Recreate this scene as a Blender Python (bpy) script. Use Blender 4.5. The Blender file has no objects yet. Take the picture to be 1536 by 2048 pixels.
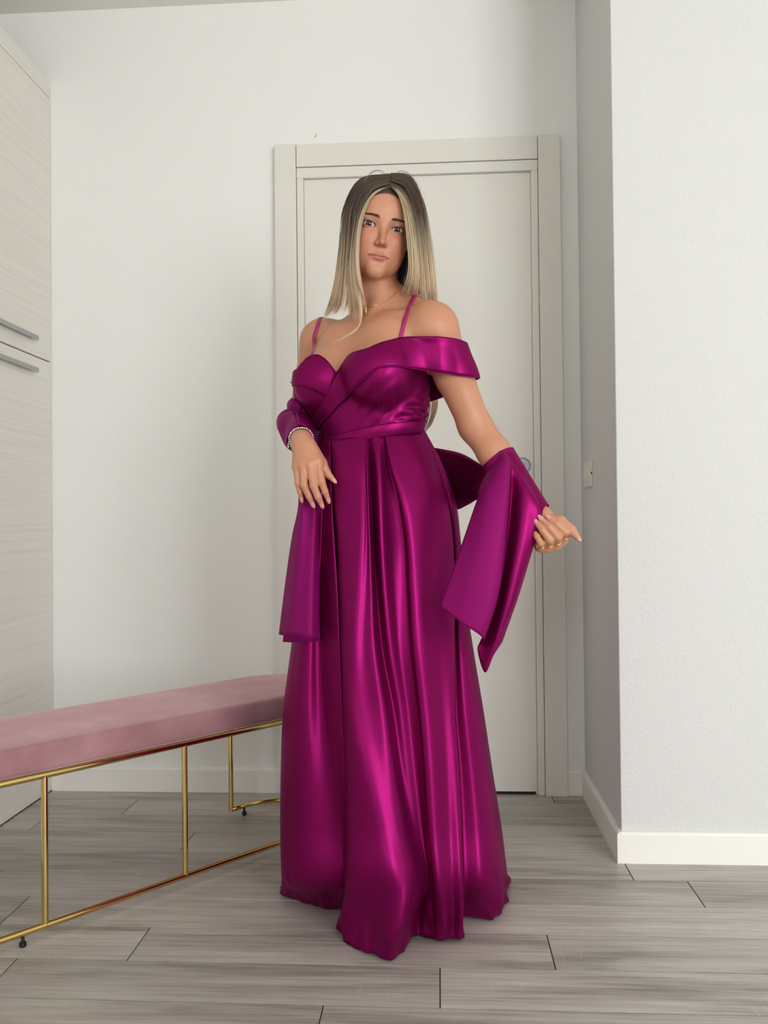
import bpy, bmesh, math, random
import numpy as np
from mathutils import Vector, Matrix

scene = bpy.context.scene
COL = scene.collection
random.seed(7)
RNG = np.random.default_rng(7)

# ------------------------------------------------------------------ camera
FOC, YAW, PITCH, ROLL, CAM_H = 1750.0, -0.06224, 0.01281, -0.00999, 0.909
_fw = Vector((math.sin(YAW) * math.cos(PITCH), math.cos(YAW) * math.cos(PITCH), math.sin(PITCH)))
_r = Vector((math.cos(YAW), -math.sin(YAW), 0))
_u = _r.cross(_fw)
CAM_R = math.cos(ROLL) * _r + math.sin(ROLL) * _u
CAM_U = -math.sin(ROLL) * _r + math.cos(ROLL) * _u
CAM_F = _fw
CAM_P = Vector((0, 0, CAM_H))
cam = bpy.data.cameras.new('camera')
camo = bpy.data.objects.new('camera', cam)
COL.objects.link(camo)
camo.matrix_world = Matrix((
    (CAM_R.x, CAM_U.x, -CAM_F.x, CAM_P.x),
    (CAM_R.y, CAM_U.y, -CAM_F.y, CAM_P.y),
    (CAM_R.z, CAM_U.z, -CAM_F.z, CAM_P.z), (0, 0, 0, 1)))
cam.sensor_fit = 'VERTICAL'
cam.sensor_height = 36.0
cam.lens = FOC / 2048 * 36.0
cam.clip_start = 0.02
scene.camera = camo

# ------------------------------------------------------------------ daylight and exposure
world = bpy.data.worlds.new('world')
scene.world = world
world.use_nodes = True
world.node_tree.nodes['Background'].inputs[0].default_value = (0.86, 0.93, 1.0, 1)
world.node_tree.nodes['Background'].inputs[1].default_value = 1.5

def area_light(name, loc, rot, sx, sy, power, col):
    l = bpy.data.lights.new(name, 'AREA')
    l.shape = 'RECTANGLE'; l.size = sx; l.size_y = sy; l.energy = power; l.color = col
    o = bpy.data.objects.new(name, l); o.location = loc; o.rotation_euler = rot
    COL.objects.link(o)
    return o
# daylight that comes in through the balcony window in the wall opposite
WX0, WX1, WZ0, WZ1, WY = 1.65, 3.70, 0.10, 2.42, -2.60
area_light('window_daylight', ((WX0 + WX1) / 2, WY - 0.12, (WZ0 + WZ1) / 2), (math.radians(90), 0, 0),
           WX1 - WX0, WZ1 - WZ0, 215.0, (0.99, 0.99, 1.0))
VX0, VX1, VZ0, VZ1 = -1.25, -0.35, 0.95, 2.40  # added second opening: fill light to lift the figure's shadow on the wall
area_light('added_fill_light', ((VX0 + VX1) / 2, WY - 0.12, (VZ0 + VZ1) / 2), (math.radians(90), 0, 0),
           VX1 - VX0, VZ1 - VZ0, 48.0, (0.99, 0.99, 1.0))
scene.view_settings.view_transform = 'Standard'
scene.view_settings.look = 'None'
scene.view_settings.gamma = 1.0
scene.view_settings.use_curve_mapping = False
scene.view_settings.exposure = -0.36
scene.cycles.max_bounces = 10
scene.cycles.diffuse_bounces = 6
scene.cycles.sample_clamp_indirect = 6.0
scene.cycles.caustics_reflective = True

# ------------------------------------------------------------------ helpers
def at(px, py, Y):
    """point of the place seen at photo pixel (px, py) at depth Y"""
    d = CAM_F + CAM_R * ((px - 768) / FOC) - CAM_U * ((py - 1024) / FOC)
    return np.array(CAM_P + d * (Y / d.y))
def on_z(px, py, z):
    d = CAM_F + CAM_R * ((px - 768) / FOC) - CAM_U * ((py - 1024) / FOC)
    return np.array(CAM_P + d * ((z - CAM_H) / d.z))

def link(name, me, mat=None, parent=None, smooth=False, kind=None, label=None, cat=None, group=None):
    o = bpy.data.objects.new(name, me)
    COL.objects.link(o)
    if mat is not None and len(me.materials) == 0:
        me.materials.append(mat)
    if parent is not None: o.parent = parent
    if smooth: me.shade_smooth()
    if kind: o['kind'] = kind
    if label: o['label'] = label
    if cat: o['category'] = cat
    if group: o['group'] = group
    return o
def mesh(name, verts, faces):
    me = bpy.data.meshes.new(name)
    me.from_pydata([tuple(map(float, v)) for v in verts], [], faces)
    me.update()
    return me
def box_mesh(name, x0, x1, y0, y1, z0, z1, bevel=0.0, seg=2):
    bm = bmesh.new()
    bmesh.ops.create_cube(bm, size=1)
    for v in bm.verts:
        v.co = Vector((x0 + (v.co.x + .5) * (x1 - x0), y0 + (v.co.y + .5) * (y1 - y0), z0 + (v.co.z + .5) * (z1 - z0)))
    if bevel: bmesh.ops.bevel(bm, geom=bm.edges[:], offset=bevel, segments=seg, profile=.5, affect='EDGES')
    me = bpy.data.meshes.new(name); bm.to_mesh(me); bm.free()
    return me
def box(name, x0, x1, y0, y1, z0, z1, mat, parent=None, bevel=0.0, **k):
    return link(name, box_mesh(name, x0, x1, y0, y1, z0, z1, bevel), mat, parent, **k)
def tube_mesh(name, pts, r, n=10, closed=False, caps=True, flat=None):
    """tube along pts; r a number or a list"""
    P = np.asarray(pts, float); N = len(P)
    rr = np.full(N, r) if np.isscalar(r) else np.asarray(r, float)
    T = np.gradient(P, axis=0) if not closed else np.roll(P, -1, 0) - np.roll(P, 1, 0)
    T /= np.linalg.norm(T, axis=1, keepdims=True) + 1e-12
    ref = np.array([0, 0, 1.]) if abs(T[0] @ [0, 0, 1]) < .9 else np.array([1., 0, 0])
    nrm = np.cross(T[0], ref); nrm /= np.linalg.norm(nrm)
    V = []
    for i in range(N):
        nrm = nrm - T[i] * (nrm @ T[i]); nrm /= np.linalg.norm(nrm) + 1e-12
        b = np.cross(T[i], nrm)
        for j in range(n):
            a = 2 * math.pi * j / n
            V.append(P[i] + rr[i] * (math.cos(a) * nrm + math.sin(a) * b))
    F = []
    for i in range(N if closed else N - 1):
        i2 = (i + 1) % N
        for j in range(n):
            j2 = (j + 1) % n
            F.append((i * n + j, i * n + j2, i2 * n + j2, i2 * n + j))
    if caps and not closed:
        F.append(tuple(range(n - 1, -1, -1))); F.append(tuple((N - 1) * n + j for j in range(n)))
    return mesh(name, V, F)
def lathe_mesh(name, prof, n=32):
    V, F = [], []
    for r, z in prof:
        for j in range(n):
            a = 2 * math.pi * j / n
            V.append((r * math.cos(a), r * math.sin(a), z))
    for i in range(len(prof) - 1):
        for j in range(n):
            j2 = (j + 1) % n
            F.append((i * n + j, i * n + j2, (i + 1) * n + j2, (i + 1) * n + j))
    F.append(tuple(range(n - 1, -1, -1))); F.append(tuple((len(prof) - 1) * n + j for j in range(n)))
    return mesh(name, V, F)
def spline(P, n, closed=False):
    """Catmull-Rom through P, about n samples per span"""
    P = np.asarray(P, float); m = len(P)
    out = []
    for i in range(m if closed else m - 1):
        if closed: p0, p1, p2, p3 = P[(i - 1) % m], P[i], P[(i + 1) % m], P[(i + 2) % m]
        else:
            p1, p2 = P[i], P[i + 1]
            p0 = P[i - 1] if i > 0 else 2 * p1 - p2
            p3 = P[i + 2] if i < m - 2 else 2 * p2 - p1
        t = (np.arange(n) / n)[:, None]
        out.append(.5 * (2 * p1 + (p2 - p0) * t + (2 * p0 - 5 * p1 + 4 * p2 - p3) * t ** 2 + (3 * p1 - p0 - 3 * p2 + p3) * t ** 3))
    out = np.concatenate(out)
    if not closed: out = np.vstack([out, P[-1:]])
    return out
def loft(net, nu, nv, close_v=False):
    """net [rows][cols][3] -> smooth grid"""
    net = np.asarray(net, float)
    R, Cn = net.shape[:2]
    a = spline(net.reshape(R, -1), nu).reshape(-1, Cn, 3)
    b = spline(a.transpose(1, 0, 2).reshape(Cn, -1), nv, close_v).reshape(-1, a.shape[0], 3).transpose(1, 0, 2)
    return b
def grid_mesh(name, G, close_v=False):
    R, Cn = G.shape[:2]
    F = []
    for i in range(R - 1):
        for j in range(Cn if close_v else Cn - 1):
            j2 = (j + 1) % Cn
            F.append((i * Cn + j, i * Cn + j2, (i + 1) * Cn + j2, (i + 1) * Cn + j))
    return mesh(name, G.reshape(-1, 3), F)

# ------------------------------------------------------------------ materials
def new_mat(name):
    m = bpy.data.materials.new(name); m.use_nodes = True
    return m, m.node_tree, m.node_tree.nodes['Principled BSDF']
def srgb(r, g, b):
    f = lambda c: (c / 255 / 12.92) if c / 255 <= .04045 else ((c / 255 + .055) / 1.055) ** 2.4
    return (f(r), f(g), f(b), 1)
def plain(name, col, rough=.5, metal=0.0, bump=0, bscale=200, **kw):
    m, nt, b = new_mat(name)
    b.inputs['Base Color'].default_value = col
    b.inputs['Roughness'].default_value = rough
    b.inputs['Metallic'].default_value = metal
    for k, v in kw.items(): b.inputs[k.replace('_', ' ')].default_value = v
    if bump:
        n = nt.nodes.new('ShaderNodeTexNoise'); n.inputs['Scale'].default_value = bscale; n.inputs['Detail'].default_value = 4
        tc = nt.nodes.new('ShaderNodeTexCoord'); nt.links.new(tc.outputs['Object'], n.inputs['Vector'])
        bp = nt.nodes.new('ShaderNodeBump'); bp.inputs['Strength'].default_value = bump; bp.inputs['Distance'].default_value = .002
        nt.links.new(n.outputs['Fac'], bp.inputs['Height']); nt.links.new(bp.outputs['Normal'], b.inputs['Normal'])
    return m
def ramp(nt, fac, stops):
    r = nt.nodes.new('ShaderNodeValToRGB')
    e = r.color_ramp.elements
    while len(e) < len(stops): e.new(.5)
    for i, (p, c) in enumerate(stops): e[i].position = p; e[i].color = c
    nt.links.new(fac, r.inputs['Fac'])
    return r.outputs['Color']
M = {}
M['wall'] = plain('wall_paint', srgb(234, 235, 232), .85, bump=.35, bscale=160)
M['wall_plaster_dimmed'] = plain('rough_wall_paint_dimmed', srgb(212, 213, 212), .85, bump=.8, bscale=130)  # rougher wall paint, colour darkened to offset the strong light on the pier
M['ceiling'] = plain('ceiling_paint', srgb(232, 230, 223), .9, bump=.2, bscale=180)
M['lacquer'] = plain('white_lacquer', srgb(222, 220, 212), .42)
M['skirting'] = plain('skirting_paint', srgb(236, 235, 230), .45)
M['grout'] = plain('grout', srgb(58, 54, 50), .95)
M['steel'] = plain('satin_steel', srgb(150, 152, 154), .40, .7)
M['alu'] = plain('brushed_aluminium', srgb(176, 176, 176), .38, .9)
M['switch'] = plain('switch_plastic', srgb(226, 222, 214), .4)
M['dark'] = plain('dark_gap', srgb(40, 38, 36), .9)
M['gold'] = plain('polished_brass', srgb(216, 190, 122), .14, 1.0)
M['black'] = plain('black_rubber', srgb(18, 18, 18), .5)
M['chip'] = plain('bare_plaster', srgb(196, 176, 150), .9)

# whitewashed wood grain of the cabinet fronts: grain runs along Y
m, nt, b = new_mat('whitewashed_wood'); M['whitewood'] = m
tc = nt.nodes.new('ShaderNodeTexCoord'); mp = nt.nodes.new('ShaderNodeMapping')
mp.inputs['Scale'].default_value = (1, .7, 60)
nt.links.new(tc.outputs['Object'], mp.inputs['Vector'])
n1 = nt.nodes.new('ShaderNodeTexNoise'); n1.inputs['Scale'].default_value = 2.2; n1.inputs['Detail'].default_value = 8; n1.inputs['Roughness'].default_value = .7
nt.links.new(mp.outputs['Vector'], n1.inputs['Vector'])
nt.links.new(ramp(nt, n1.outputs['Fac'], [(.3, srgb(222, 218, 210)), (.5, srgb(231, 228, 221)), (.75, srgb(237, 235, 229))]), b.inputs['Base Color'])
b.inputs['Roughness'].default_value = .5
bp = nt.nodes.new('ShaderNodeBump'); bp.inputs['Strength'].default_value = .35; bp.inputs['Distance'].default_value = .001
nt.links.new(n1.outputs['Fac'], bp.inputs['Height']); nt.links.new(bp.outputs['Normal'], b.inputs['Normal'])

# grey wood-look porcelain planks
m, nt, b = new_mat('grey_wood_tile'); M['plank'] = m
tc = nt.nodes.new('ShaderNodeTexCoord'); oi = nt.nodes.new('ShaderNodeObjectInfo')
ofs = nt.nodes.new('ShaderNodeVectorMath'); ofs.operation = 'SCALE'; ofs.inputs[0].default_value = (37.0, 61.0, 13.0)
nt.links.new(oi.outputs['Random'], ofs.inputs['Scale'])
add = nt.nodes.new('ShaderNodeVectorMath'); nt.links.new(tc.outputs['Object'], add.inputs[0]); nt.links.new(ofs.outputs['Vector'], add.inputs[1])
def mapped(scale):
    q = nt.nodes.new('ShaderNodeMapping'); q.inputs['Scale'].default_value = scale
    nt.links.new(add.outputs['Vector'], q.inputs['Vector']); return q.outputs['Vector']
def noise(vec, sc, det=6, ro=.6, dist=0):
    q = nt.nodes.new('ShaderNodeTexNoise'); q.inputs['Scale'].default_value = sc; q.inputs['Detail'].default_value = det
    q.inputs['Roughness'].default_value = ro; q.inputs['Distortion'].default_value = dist
    nt.links.new(vec, q.inputs['Vector']); return q.outputs['Fac']
def mixc(fac, a, c, mode='MIX'):
    q = nt.nodes.new('ShaderNodeMix'); q.data_type = 'RGBA'; q.blend_type = mode
    for s, v in ((0, fac), (6, a), (7, c)):
        if hasattr(v, 'is_linked') or hasattr(v, 'links'): nt.links.new(v, q.inputs[s])
        else: q.inputs[s].default_value = v
    return q.outputs[2]
fine = noise(mapped((2.2, 70, 1)), 1.6, 8, .72)
broad = noise(mapped((1.2, 9, 1)), 1.3, 4, .55, .6)
c1 = ramp(nt, fine, [(.30, srgb(108, 103, 97)), (.5, srgb(164, 158, 151)), (.70, srgb(202, 197, 190))])
c2 = ramp(nt, broad, [(.32, srgb(104, 97, 90)), (.48, srgb(168, 162, 155)), (.70, srgb(198, 193, 186))])
cc = mixc(.5, c1, c2)
saw = noise(mapped((110, 7, 1)), 1.5, 3, .7)
sawmask = noise(mapped((2.5, 5, 1)), 1.4, 2, .5)
mul = nt.nodes.new('ShaderNodeMath'); mul.operation = 'MULTIPLY'
sr = nt.nodes.new('ShaderNodeMapRange'); sr.inputs[1].default_value = .58; sr.inputs[2].default_value = .72; nt.links.new(saw, sr.inputs[0])
sm = nt.nodes.new('ShaderNodeMapRange'); sm.inputs[1].default_value = .55; sm.inputs[2].default_value = .68; sm.inputs[4].default_value = .5; nt.links.new(sawmask, sm.inputs[0])
nt.links.new(sr.outputs[0], mul.inputs[0]); nt.links.new(sm.outputs[0], mul.inputs[1])
cc = mixc(mul.outputs[0], cc, srgb(205, 198, 188))
tone = nt.nodes.new('ShaderNodeMapRange'); tone.inputs[3].default_value = .96; tone.inputs[4].default_value = 1.20
nt.links.new(oi.outputs['Random'], tone.inputs[0])
cmb = nt.nodes.new('ShaderNodeCombineColor')
for i in range(3): nt.links.new(tone.outputs[0], cmb.inputs[i])
nt.links.new(mixc(1.0, cc, cmb.outputs[0], 'MULTIPLY'), b.inputs['Base Color'])
b.inputs['Roughness'].default_value = .42
bp = nt.nodes.new('ShaderNodeBump'); bp.inputs['Strength'].default_value = .25; bp.inputs['Distance'].default_value = .001
nt.links.new(fine, bp.inputs['Height']); nt.links.new(bp.outputs['Normal'], b.inputs['Normal'])

# pink velvet
m, nt, b = new_mat('dusty_pink_velvet'); M['velvet'] = m
tc = nt.nodes.new('ShaderNodeTexCoord')
def tnoise(sc, det=4, scale=(1, 1, 1)):
    mp = nt.nodes.new('ShaderNodeMapping'); mp.inputs['Scale'].default_value = scale
    nt.links.new(tc.outputs['Object'], mp.inputs['Vector'])
    q = nt.nodes.new('ShaderNodeTexNoise'); q.inputs['Scale'].default_value = sc; q.inputs['Detail'].default_value = det
    nt.links.new(mp.outputs['Vector'], q.inputs['Vector']); return q.outputs['Fac']
nt.links.new(ramp(nt, tnoise(7, 5), [(.3, srgb(150, 106, 114)), (.55, srgb(168, 124, 130)), (.75, srgb(182, 142, 146))]), b.inputs['Base Color'])
b.inputs['Roughness'].default_value = .85
b.inputs['Sheen Weight'].default_value = .8; b.inputs['Sheen Roughness'].default_value = .4
b.inputs['Sheen Tint'].default_value = srgb(240, 205, 208)
bp = nt.nodes.new('ShaderNodeBump'); bp.inputs['Strength'].default_value = .25; bp.inputs['Distance'].default_value = .002
nt.links.new(tnoise(60, 6), bp.inputs['Height']); nt.links.new(bp.outputs['Normal'], b.inputs['Normal'])

# ------------------------------------------------------------------ the room
D, CEIL, PX, PD, CX = 2.956, 2.706, 0.4774, 2.380, -1.3367
XL, XR = CX - 0.58, 4.10
ROW0, ROWS, PLEN = 1.6535, 0.15114, 0.8885
st = dict(kind='structure')
box('wall_back', XL - .1, PX + .1, D, D + .12, 0, CEIL, M['wall'], **st)
box('wall_right_pier', PX, XR, PD, D + .12, 0, CEIL, M['wall_plaster_dimmed'], bevel=.003, **st)
box('wall_left', XL - .12, XL, WY, D, 0, CEIL, M['wall'], **st)
box('wall_right', XR, XR + .12, WY, PD + .1, 0, CEIL, M['wall'], **st)
box('ceiling', XL - .2, XR + .2, WY - .2, D + .2, CEIL, CEIL + .1, M['ceiling'], **st)
# wall with the balcony window and the added fill opening, behind the photographer
fw_ = box('wall_front', XL - .1, VX0, WY - .1, WY, 0, CEIL, M['wall'], **st)
for x0, x1, z0, z1 in ((VX0, VX1, 0, VZ0), (VX0, VX1, VZ1, CEIL), (VX1, WX0, 0, CEIL), (WX0, WX1, 0, WZ0), (WX0, WX1, WZ1, CEIL), (WX1, XR + .1, 0, CEIL)):
    box('wall_section', x0, x1, WY - .1, WY, z0, z1, M['wall'], fw_)
for wn, (a, c, z0_, z1_) in enumerate(((WX0, WX1, WZ0, WZ1), (VX0, VX1, VZ0, VZ1))):  # the second frame belongs to the added fill opening
    w = bpy.data.objects.new('window_%d' % (wn + 1), None); COL.objects.link(w); w['kind'] = 'structure'
    wm = (a + c) / 2
    for x0, x1, z0, z1 in ((a, a + .05, z0_, z1_), (c - .05, c, z0_, z1_), (wm - .04, wm + .04, z0_, z1_),
                           (a + .05, wm - .04, z0_, z0_ + .07), (wm + .04, c - .05, z0_, z0_ + .07),
                           (a + .05, wm - .04, z1_ - .06, z1_), (wm + .04, c - .05, z1_ - .06, z1_)):
        box('window_frame', x0, x1, WY - .07, WY - .01, z0, z1, M['lacquer'], w, .004)

# floor: bed of grout with every plank laid on it
fl = box('floor', XL - .1, XR + .1, WY - .1, D + .1, -.06, -.0013, M['grout'], **st)
joint = {7: -1.006, 6: -1.237, 5: -.730, 2: -1.013, 1: -.661, 4: .483, 3: .615, 8: .364, 0: -.007, -1: -.227}
G = .0013
plank_cache = {}
def plank(x0, x1, y0, y1):
    L, Wd = round(x1 - x0, 4), round(y1 - y0, 4)
    key = (L, Wd)
    if key not in plank_cache:
        bm = bmesh.new()
        a, c, z1, e = L / 2 - G, Wd / 2 - G, 0.0, .0003
        lo = [bm.verts.new((sx * a, sy * c, -.0012)) for sx, sy in ((-1, -1), (1, -1), (1, 1), (-1, 1))]
        mi = [bm.verts.new((sx * a, sy * c, -e)) for sx, sy in ((-1, -1), (1, -1), (1, 1), (-1, 1))]
        hi = [bm.verts.new((sx * (a - e), sy * (c - e), z1)) for sx, sy in ((-1, -1), (1, -1), (1, 1), (-1, 1))]
        for i in range(4):
            j = (i + 1) % 4
            bm.faces.new((lo[i], lo[j], mi[j], mi[i])); bm.faces.new((mi[i], mi[j], hi[j], hi[i]))
        bm.faces.new(hi); bm.faces.new(lo[::-1])
        me = bpy.data.meshes.new('plank'); bm.to_mesh(me); bm.free(); me.materials.append(M['plank'])
        plank_cache[key] = me
    o = link('plank', plank_cache[key], None, fl)
    o.location = ((x0 + x1) / 2, (y0 + y1) / 2, 0)
pr = random.Random(3)
far_v, far_f = [], []
for k in range(-34, 9):
    y0, y1 = ROW0 + k * ROWS, min(ROW0 + (k + 1) * ROWS, D)
    if y1 < WY: continue
    x = joint.get(k, pr.uniform(-.8, .1))
    while x > XL: x -= PLEN
    while x < XR:
        a, c = max(x, XL), min(x + PLEN, XR)
        if c - a > .02:
            if k >= -15: plank(a, c, max(y0, WY), y1)
            else:
                n0 = len(far_v); ya, yb = max(y0, WY), y1
                far_v += [(a + G, ya + G, 0), (c - G, ya + G, 0), (c - G, yb - G, 0), (a + G, yb - G, 0),
                          (a + G, ya + G, -.0012), (c - G, ya + G, -.0012), (c - G, yb - G, -.0012), (a + G, yb - G, -.0012)]
                far_f += [(n0, n0 + 1, n0 + 2, n0 + 3)] + [(n0 + i, n0 + 4 + i, n0 + 4 + (i + 1) % 4, n0 + (i + 1) % 4) for i in range(4)]
        x += PLEN

o = link('planks_beyond', mesh('planks_beyond', far_v, far_f), M['plank'], fl); o['kind'] = 'stuff'

# skirting boards
def skirting(name, p0, p1, nx, ny, mat, h=.083, t=.013):
    """board along p0-p1, (nx, ny) points into the room"""
    prof = [(0, 0), (t, 0), (t, h - .008), (t - .003, h - .002), (t - .007, h), (0, h)]
    V, F = [], []
    for p in (p0, p1):
        for a, z in prof: V.append((p[0] + nx * a, p[1] + ny * a, z))
    n = len(prof)
    for i in range(n):
        j = (i + 1) % n; F.append((i, j, n + j, n + i))
    F += [tuple(range(n))[::-1], tuple(range(n, 2 * n))]
    me = mesh(name, V, F)
    bm = bmesh.new(); bm.from_mesh(me); bmesh.ops.recalc_face_normals(bm, faces=bm.faces); bm.to_mesh(me); bm.free()
    return link(name, me, mat, **st)
DL, DR, DT = -.5443, .4172, 2.20
skirting('baseboard_back', (CX, D), (DL, D), 0, -1, M['skirting'])
skirting('baseboard_back_corner', (DR, D), (PX - .012, D), 0, -1, M['skirting'])
skirting('baseboard_pier_side', (PX, PD - .013), (PX, D), -1, 0, M['skirting'])
skirting('baseboard_pier_front', (PX, PD), (XR, PD), 0, -1, M['skirting'])
skirting('baseboard_right', (XR, WY), (XR, PD), -1, 0, M['skirting'])
chip = mesh('plaster_chip', [(0, 0, 0), (.006, 0, .010), (.008, 0, .018), (.003, 0, .013), (-.002, 0, .006)], [(0, 1, 2, 3, 4)])
o = link('plaster_chip', chip, M['chip'], bpy.data.objects['wall_back']); o.location = at(630, 277, D - .0008)

# the door with its casing
dr = bpy.data.objects.new('door_1', None); COL.objects.link(dr); dr['kind'] = 'structure'
dr['label'] = 'plain white flush door with wide flat casing and round recessed pull'
CW = .073
y = D
box('casing_side', DL, DL + CW, y - .026, y, 0, DT, M['lacquer'], dr, .002)
box('casing_side', DR - CW, DR, y - .026, y, 0, DT, M['lacquer'], dr, .002)
box('casing_head', DL + CW + .0015, DR - CW - .0015, y - .023, y, DT - .078, DT - .001, M['lacquer'], dr, .002)
jw = .030
box('jamb', DL + CW + .001, DL + CW + jw - .006, y - .017, y, 0, DT - .078 - .036, M['lacquer'], dr, .003)
box('jamb', DR - CW - jw + .006, DR - CW - .001, y - .017, y, 0, DT - .078 - .036, M['lacquer'], dr, .003)
box('jamb_head', DL + CW + .001, DR - CW - .001, y - .019, y, DT - .079 - .036, DT - .0795, M['lacquer'], dr, .003)
leaf = box('door_leaf', DL + CW + jw - .005, DR - CW - jw + .005, y - .004, y, .010, DT - .117, M['lacquer'], dr)
box('door_gap', DL + CW + jw, DR - CW - jw, y - .003, y, .0005, .0098, M['dark'], dr)
pc = at(1045, 931, D - .005)
pull = lathe_mesh('recessed_pull', [(.0275, 0), (.0275, .003), (.0262, .0045), (.0245, .0045), (.0228, .0015), (.0085, .001), (.0085, .003), (.0075, .004), (.006, .004), (.005, .0022), (.0001, .0022)], 40)
o = link('recessed_pull', pull, M['steel'], dr, smooth=False); o.location = pc; o.rotation_euler = (math.radians(90), 0, 0)
o['label'] = 'round satin steel recessed door pull'

# light switch on the side of the pier
def on_x(px, py, X):
    d = CAM_F + CAM_R * ((px - 768) / FOC) - CAM_U * ((py - 1024) / FOC)
    return np.array(CAM_P + d * (X / d.x))
sw = bpy.data.objects.new('light_switch', None); COL.objects.link(sw)
sw['label'] = 'small white light switch plate on the side of the white wall pier'; sw['category'] = 'light switch'
sc0 = on_x(1179, 948, PX); sw.location = sc0
def swbox(name, y0, y1, z0, z1, x0, x1, mat, bevel=.001):
    return link(name, box_mesh(name, x0, x1, y0, y1, z0, z1, bevel), mat, sw)
swbox('switch_plate', -.060, .060, -.041, .041, -.009, 0, M['switch'], .002)
swbox('rocker', -.012, .034, -.023, .023, -.012, -.0085, M['switch'], .001)
swbox('rocker', -.040, -.014, -.023, .023, -.0115, -.0085, M['switch'], .001)
swbox('side_notch', -.0605, -.058, -.004, .004, -.006, -.003, M['dark'], 0)

# ------------------------------------------------------------------ tall cabinets on the left
def cabinet(y0, y1, label):
    e = bpy.data.objects.new('tall_cabinet', None); COL.objects.link(e); e.location = (XL, y0, 0)
    e['label'] = label; e['category'] = 'cabinet'; e['group'] = 'tall cabinets along the left wall'
    W = y1 - y0; dp = CX - XL; t = .020
    def bb(name, a, c_, d0, d1, z0, z1, mat, par=e, bev=.0015):
        return link(name, box_mesh(name, a, c_, d0, d1, z0, z1, bev), mat, par)
    top = 2.459
    bb('carcass', .002, dp - t - .003, .001, W - .001, .0, top - .002, M['whitewood'])
    split = 1.478
    bb('plinth', dp - t - .003, dp - .001, .0015, W - .0015, .0, .004, M['dark'])
    for z0, z1, hz in ((split + .0025, top - .06, split + .062), (.004, split - .0025, split - .045)):
        dd = bb('cabinet_door', dp - t, dp, .0015, W - .0015, z0, z1, M['whitewood'])
        # slim aluminium edge pull: vertical plate with a lip
        bb('handle', dp, dp + .0165, .03, W - .135, hz - .0025, hz + .0025, M['alu'], dd, .0008)
        bb('handle_grip', dp + .0135, dp + .0175, .028, W - .130, hz - .012, hz + .003, M['alu'], dd, .0008)
    bb('top_rail', dp - t, dp, .0015, W - .0015, top - .0575, top, M['whitewood'])
    return e
cabinet(D - .612, D - .002, 'tall whitewashed cabinet with two doors, standing against the back wall')
cabinet(D - 1.226, D - .616, 'tall whitewashed cabinet with two doors, next to the corner cabinet')

# ------------------------------------------------------------------ bench
A0 = np.array([-.876, 1.891]); AV = np.array([.641, .768]); AV /= np.linalg.norm(AV); NV = np.array([-AV[1], AV[0]])
BR, C0, C1 = .165, -.14, .80
ben = bpy.data.objects.new('bench', None); COL.objects.link(ben)
cxy = A0 + AV * (C0 + C1) / 2 + NV * BR
ben.location = (cxy[0], cxy[1], 0); ben.rotation_euler = (0, 0, math.atan2(AV[1], AV[0]))
ben['label'] = 'long dusty pink velvet bench with rounded ends on a thin gold frame'; ben['category'] = 'bench'
HL = (C1 - C0) / 2
def stadium(r, n=24, start=None):
    pts = []
    for i in range(n + 1):
        a = -math.pi / 2 + math.pi * i / n; pts.append((HL + r * math.cos(a), r * math.sin(a)))
    for i in range(n + 1):
        a = math.pi / 2 + math.pi * i / n; pts.append((-HL + r * math.cos(a), r * math.sin(a)))
    return np.array(pts)
# cushion
prof = [(-.003, .368), (.003, .372), (.006, .380), (.0068, .400), (.0066, .418), (.0058, .4245), (.0035, .4285), (-.001, .4305), (-.008, .4315), (-.03, .4322), (-.08, .4328), (-.14, .433)]
V, F = [], []
nS = len(stadium(.1))
for dr_, z in prof:
    for p in stadium(BR + dr_): V.append((p[0], p[1], z))
for i in range(len(prof) - 1):
    for j in range(nS):
        j2 = (j + 1) % nS; F.append((i * nS + j, i * nS + j2, (i + 1) * nS + j2, (i + 1) * nS + j))
F.append(tuple((len(prof) - 1) * nS + j for j in range(nS))); F.append(tuple(range(nS - 1, -1, -1)))
link('cushion', mesh('cushion', V, F), M['velvet'], ben, smooth=True)
def dens(P, step=.02):
    out = []
    for i in range(len(P) - 1):
        n = max(1, int(np.linalg.norm(P[i + 1] - P[i]) / step))
        for t in range(n): out.append(P[i] + (P[i + 1] - P[i]) * t / n)
    out.append(P[-1]); return np.array(out)
TR = .0078
ringp = np.array([(p[0], p[1], .360) for p in stadium(BR)])
link('seat_ring', tube_mesh('seat_ring', ringp, TR, 12, closed=True), M['gold'], ben, smooth=True)
BZ = .030
pts = [(HL - .05, BR, BZ)] + [(HL + BR * math.cos(a), BR * math.sin(a), BZ) for a in np.linspace(math.pi / 2, -math.pi / 2, 28)] + \
      [(-HL + BR * math.cos(a), BR * math.sin(a), BZ) for a in np.linspace(-math.pi / 2, -3 * math.pi / 2, 28)] + [(-HL + .05, BR, BZ)]
link('base_ring', tube_mesh('base_ring', dens(np.array(pts), .05), TR, 12), M['gold'], ben, smooth=True)
mid = (C0 + C1) / 2
for a, s in ((0.0, -1), (.363, -1), (.726, -1), (HL - .05 + mid, 1), (-HL + .05 + mid, 1)):
    p0 = (a - mid, s * BR, BZ - (.004 if s > 0 else 0)); p1 = (a - mid, s * BR, .360)
    link('post', tube_mesh('post', [p0, p1], TR * .95, 12), M['gold'], ben, smooth=False)
for a, s in ((-.05, -1), (HL + mid, 1), (C0 - .02, 1), (.76, -1)):
    xx = a - mid; yy = s * BR
    f = link('glide_foot', lathe_mesh('glide_foot', [(.005, 0), (.0075, .002), (.0075, .010), (.004, .012), (.003, .026)], 16), M['black'], ben)
    f.location = (xx, yy, 0)

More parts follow.
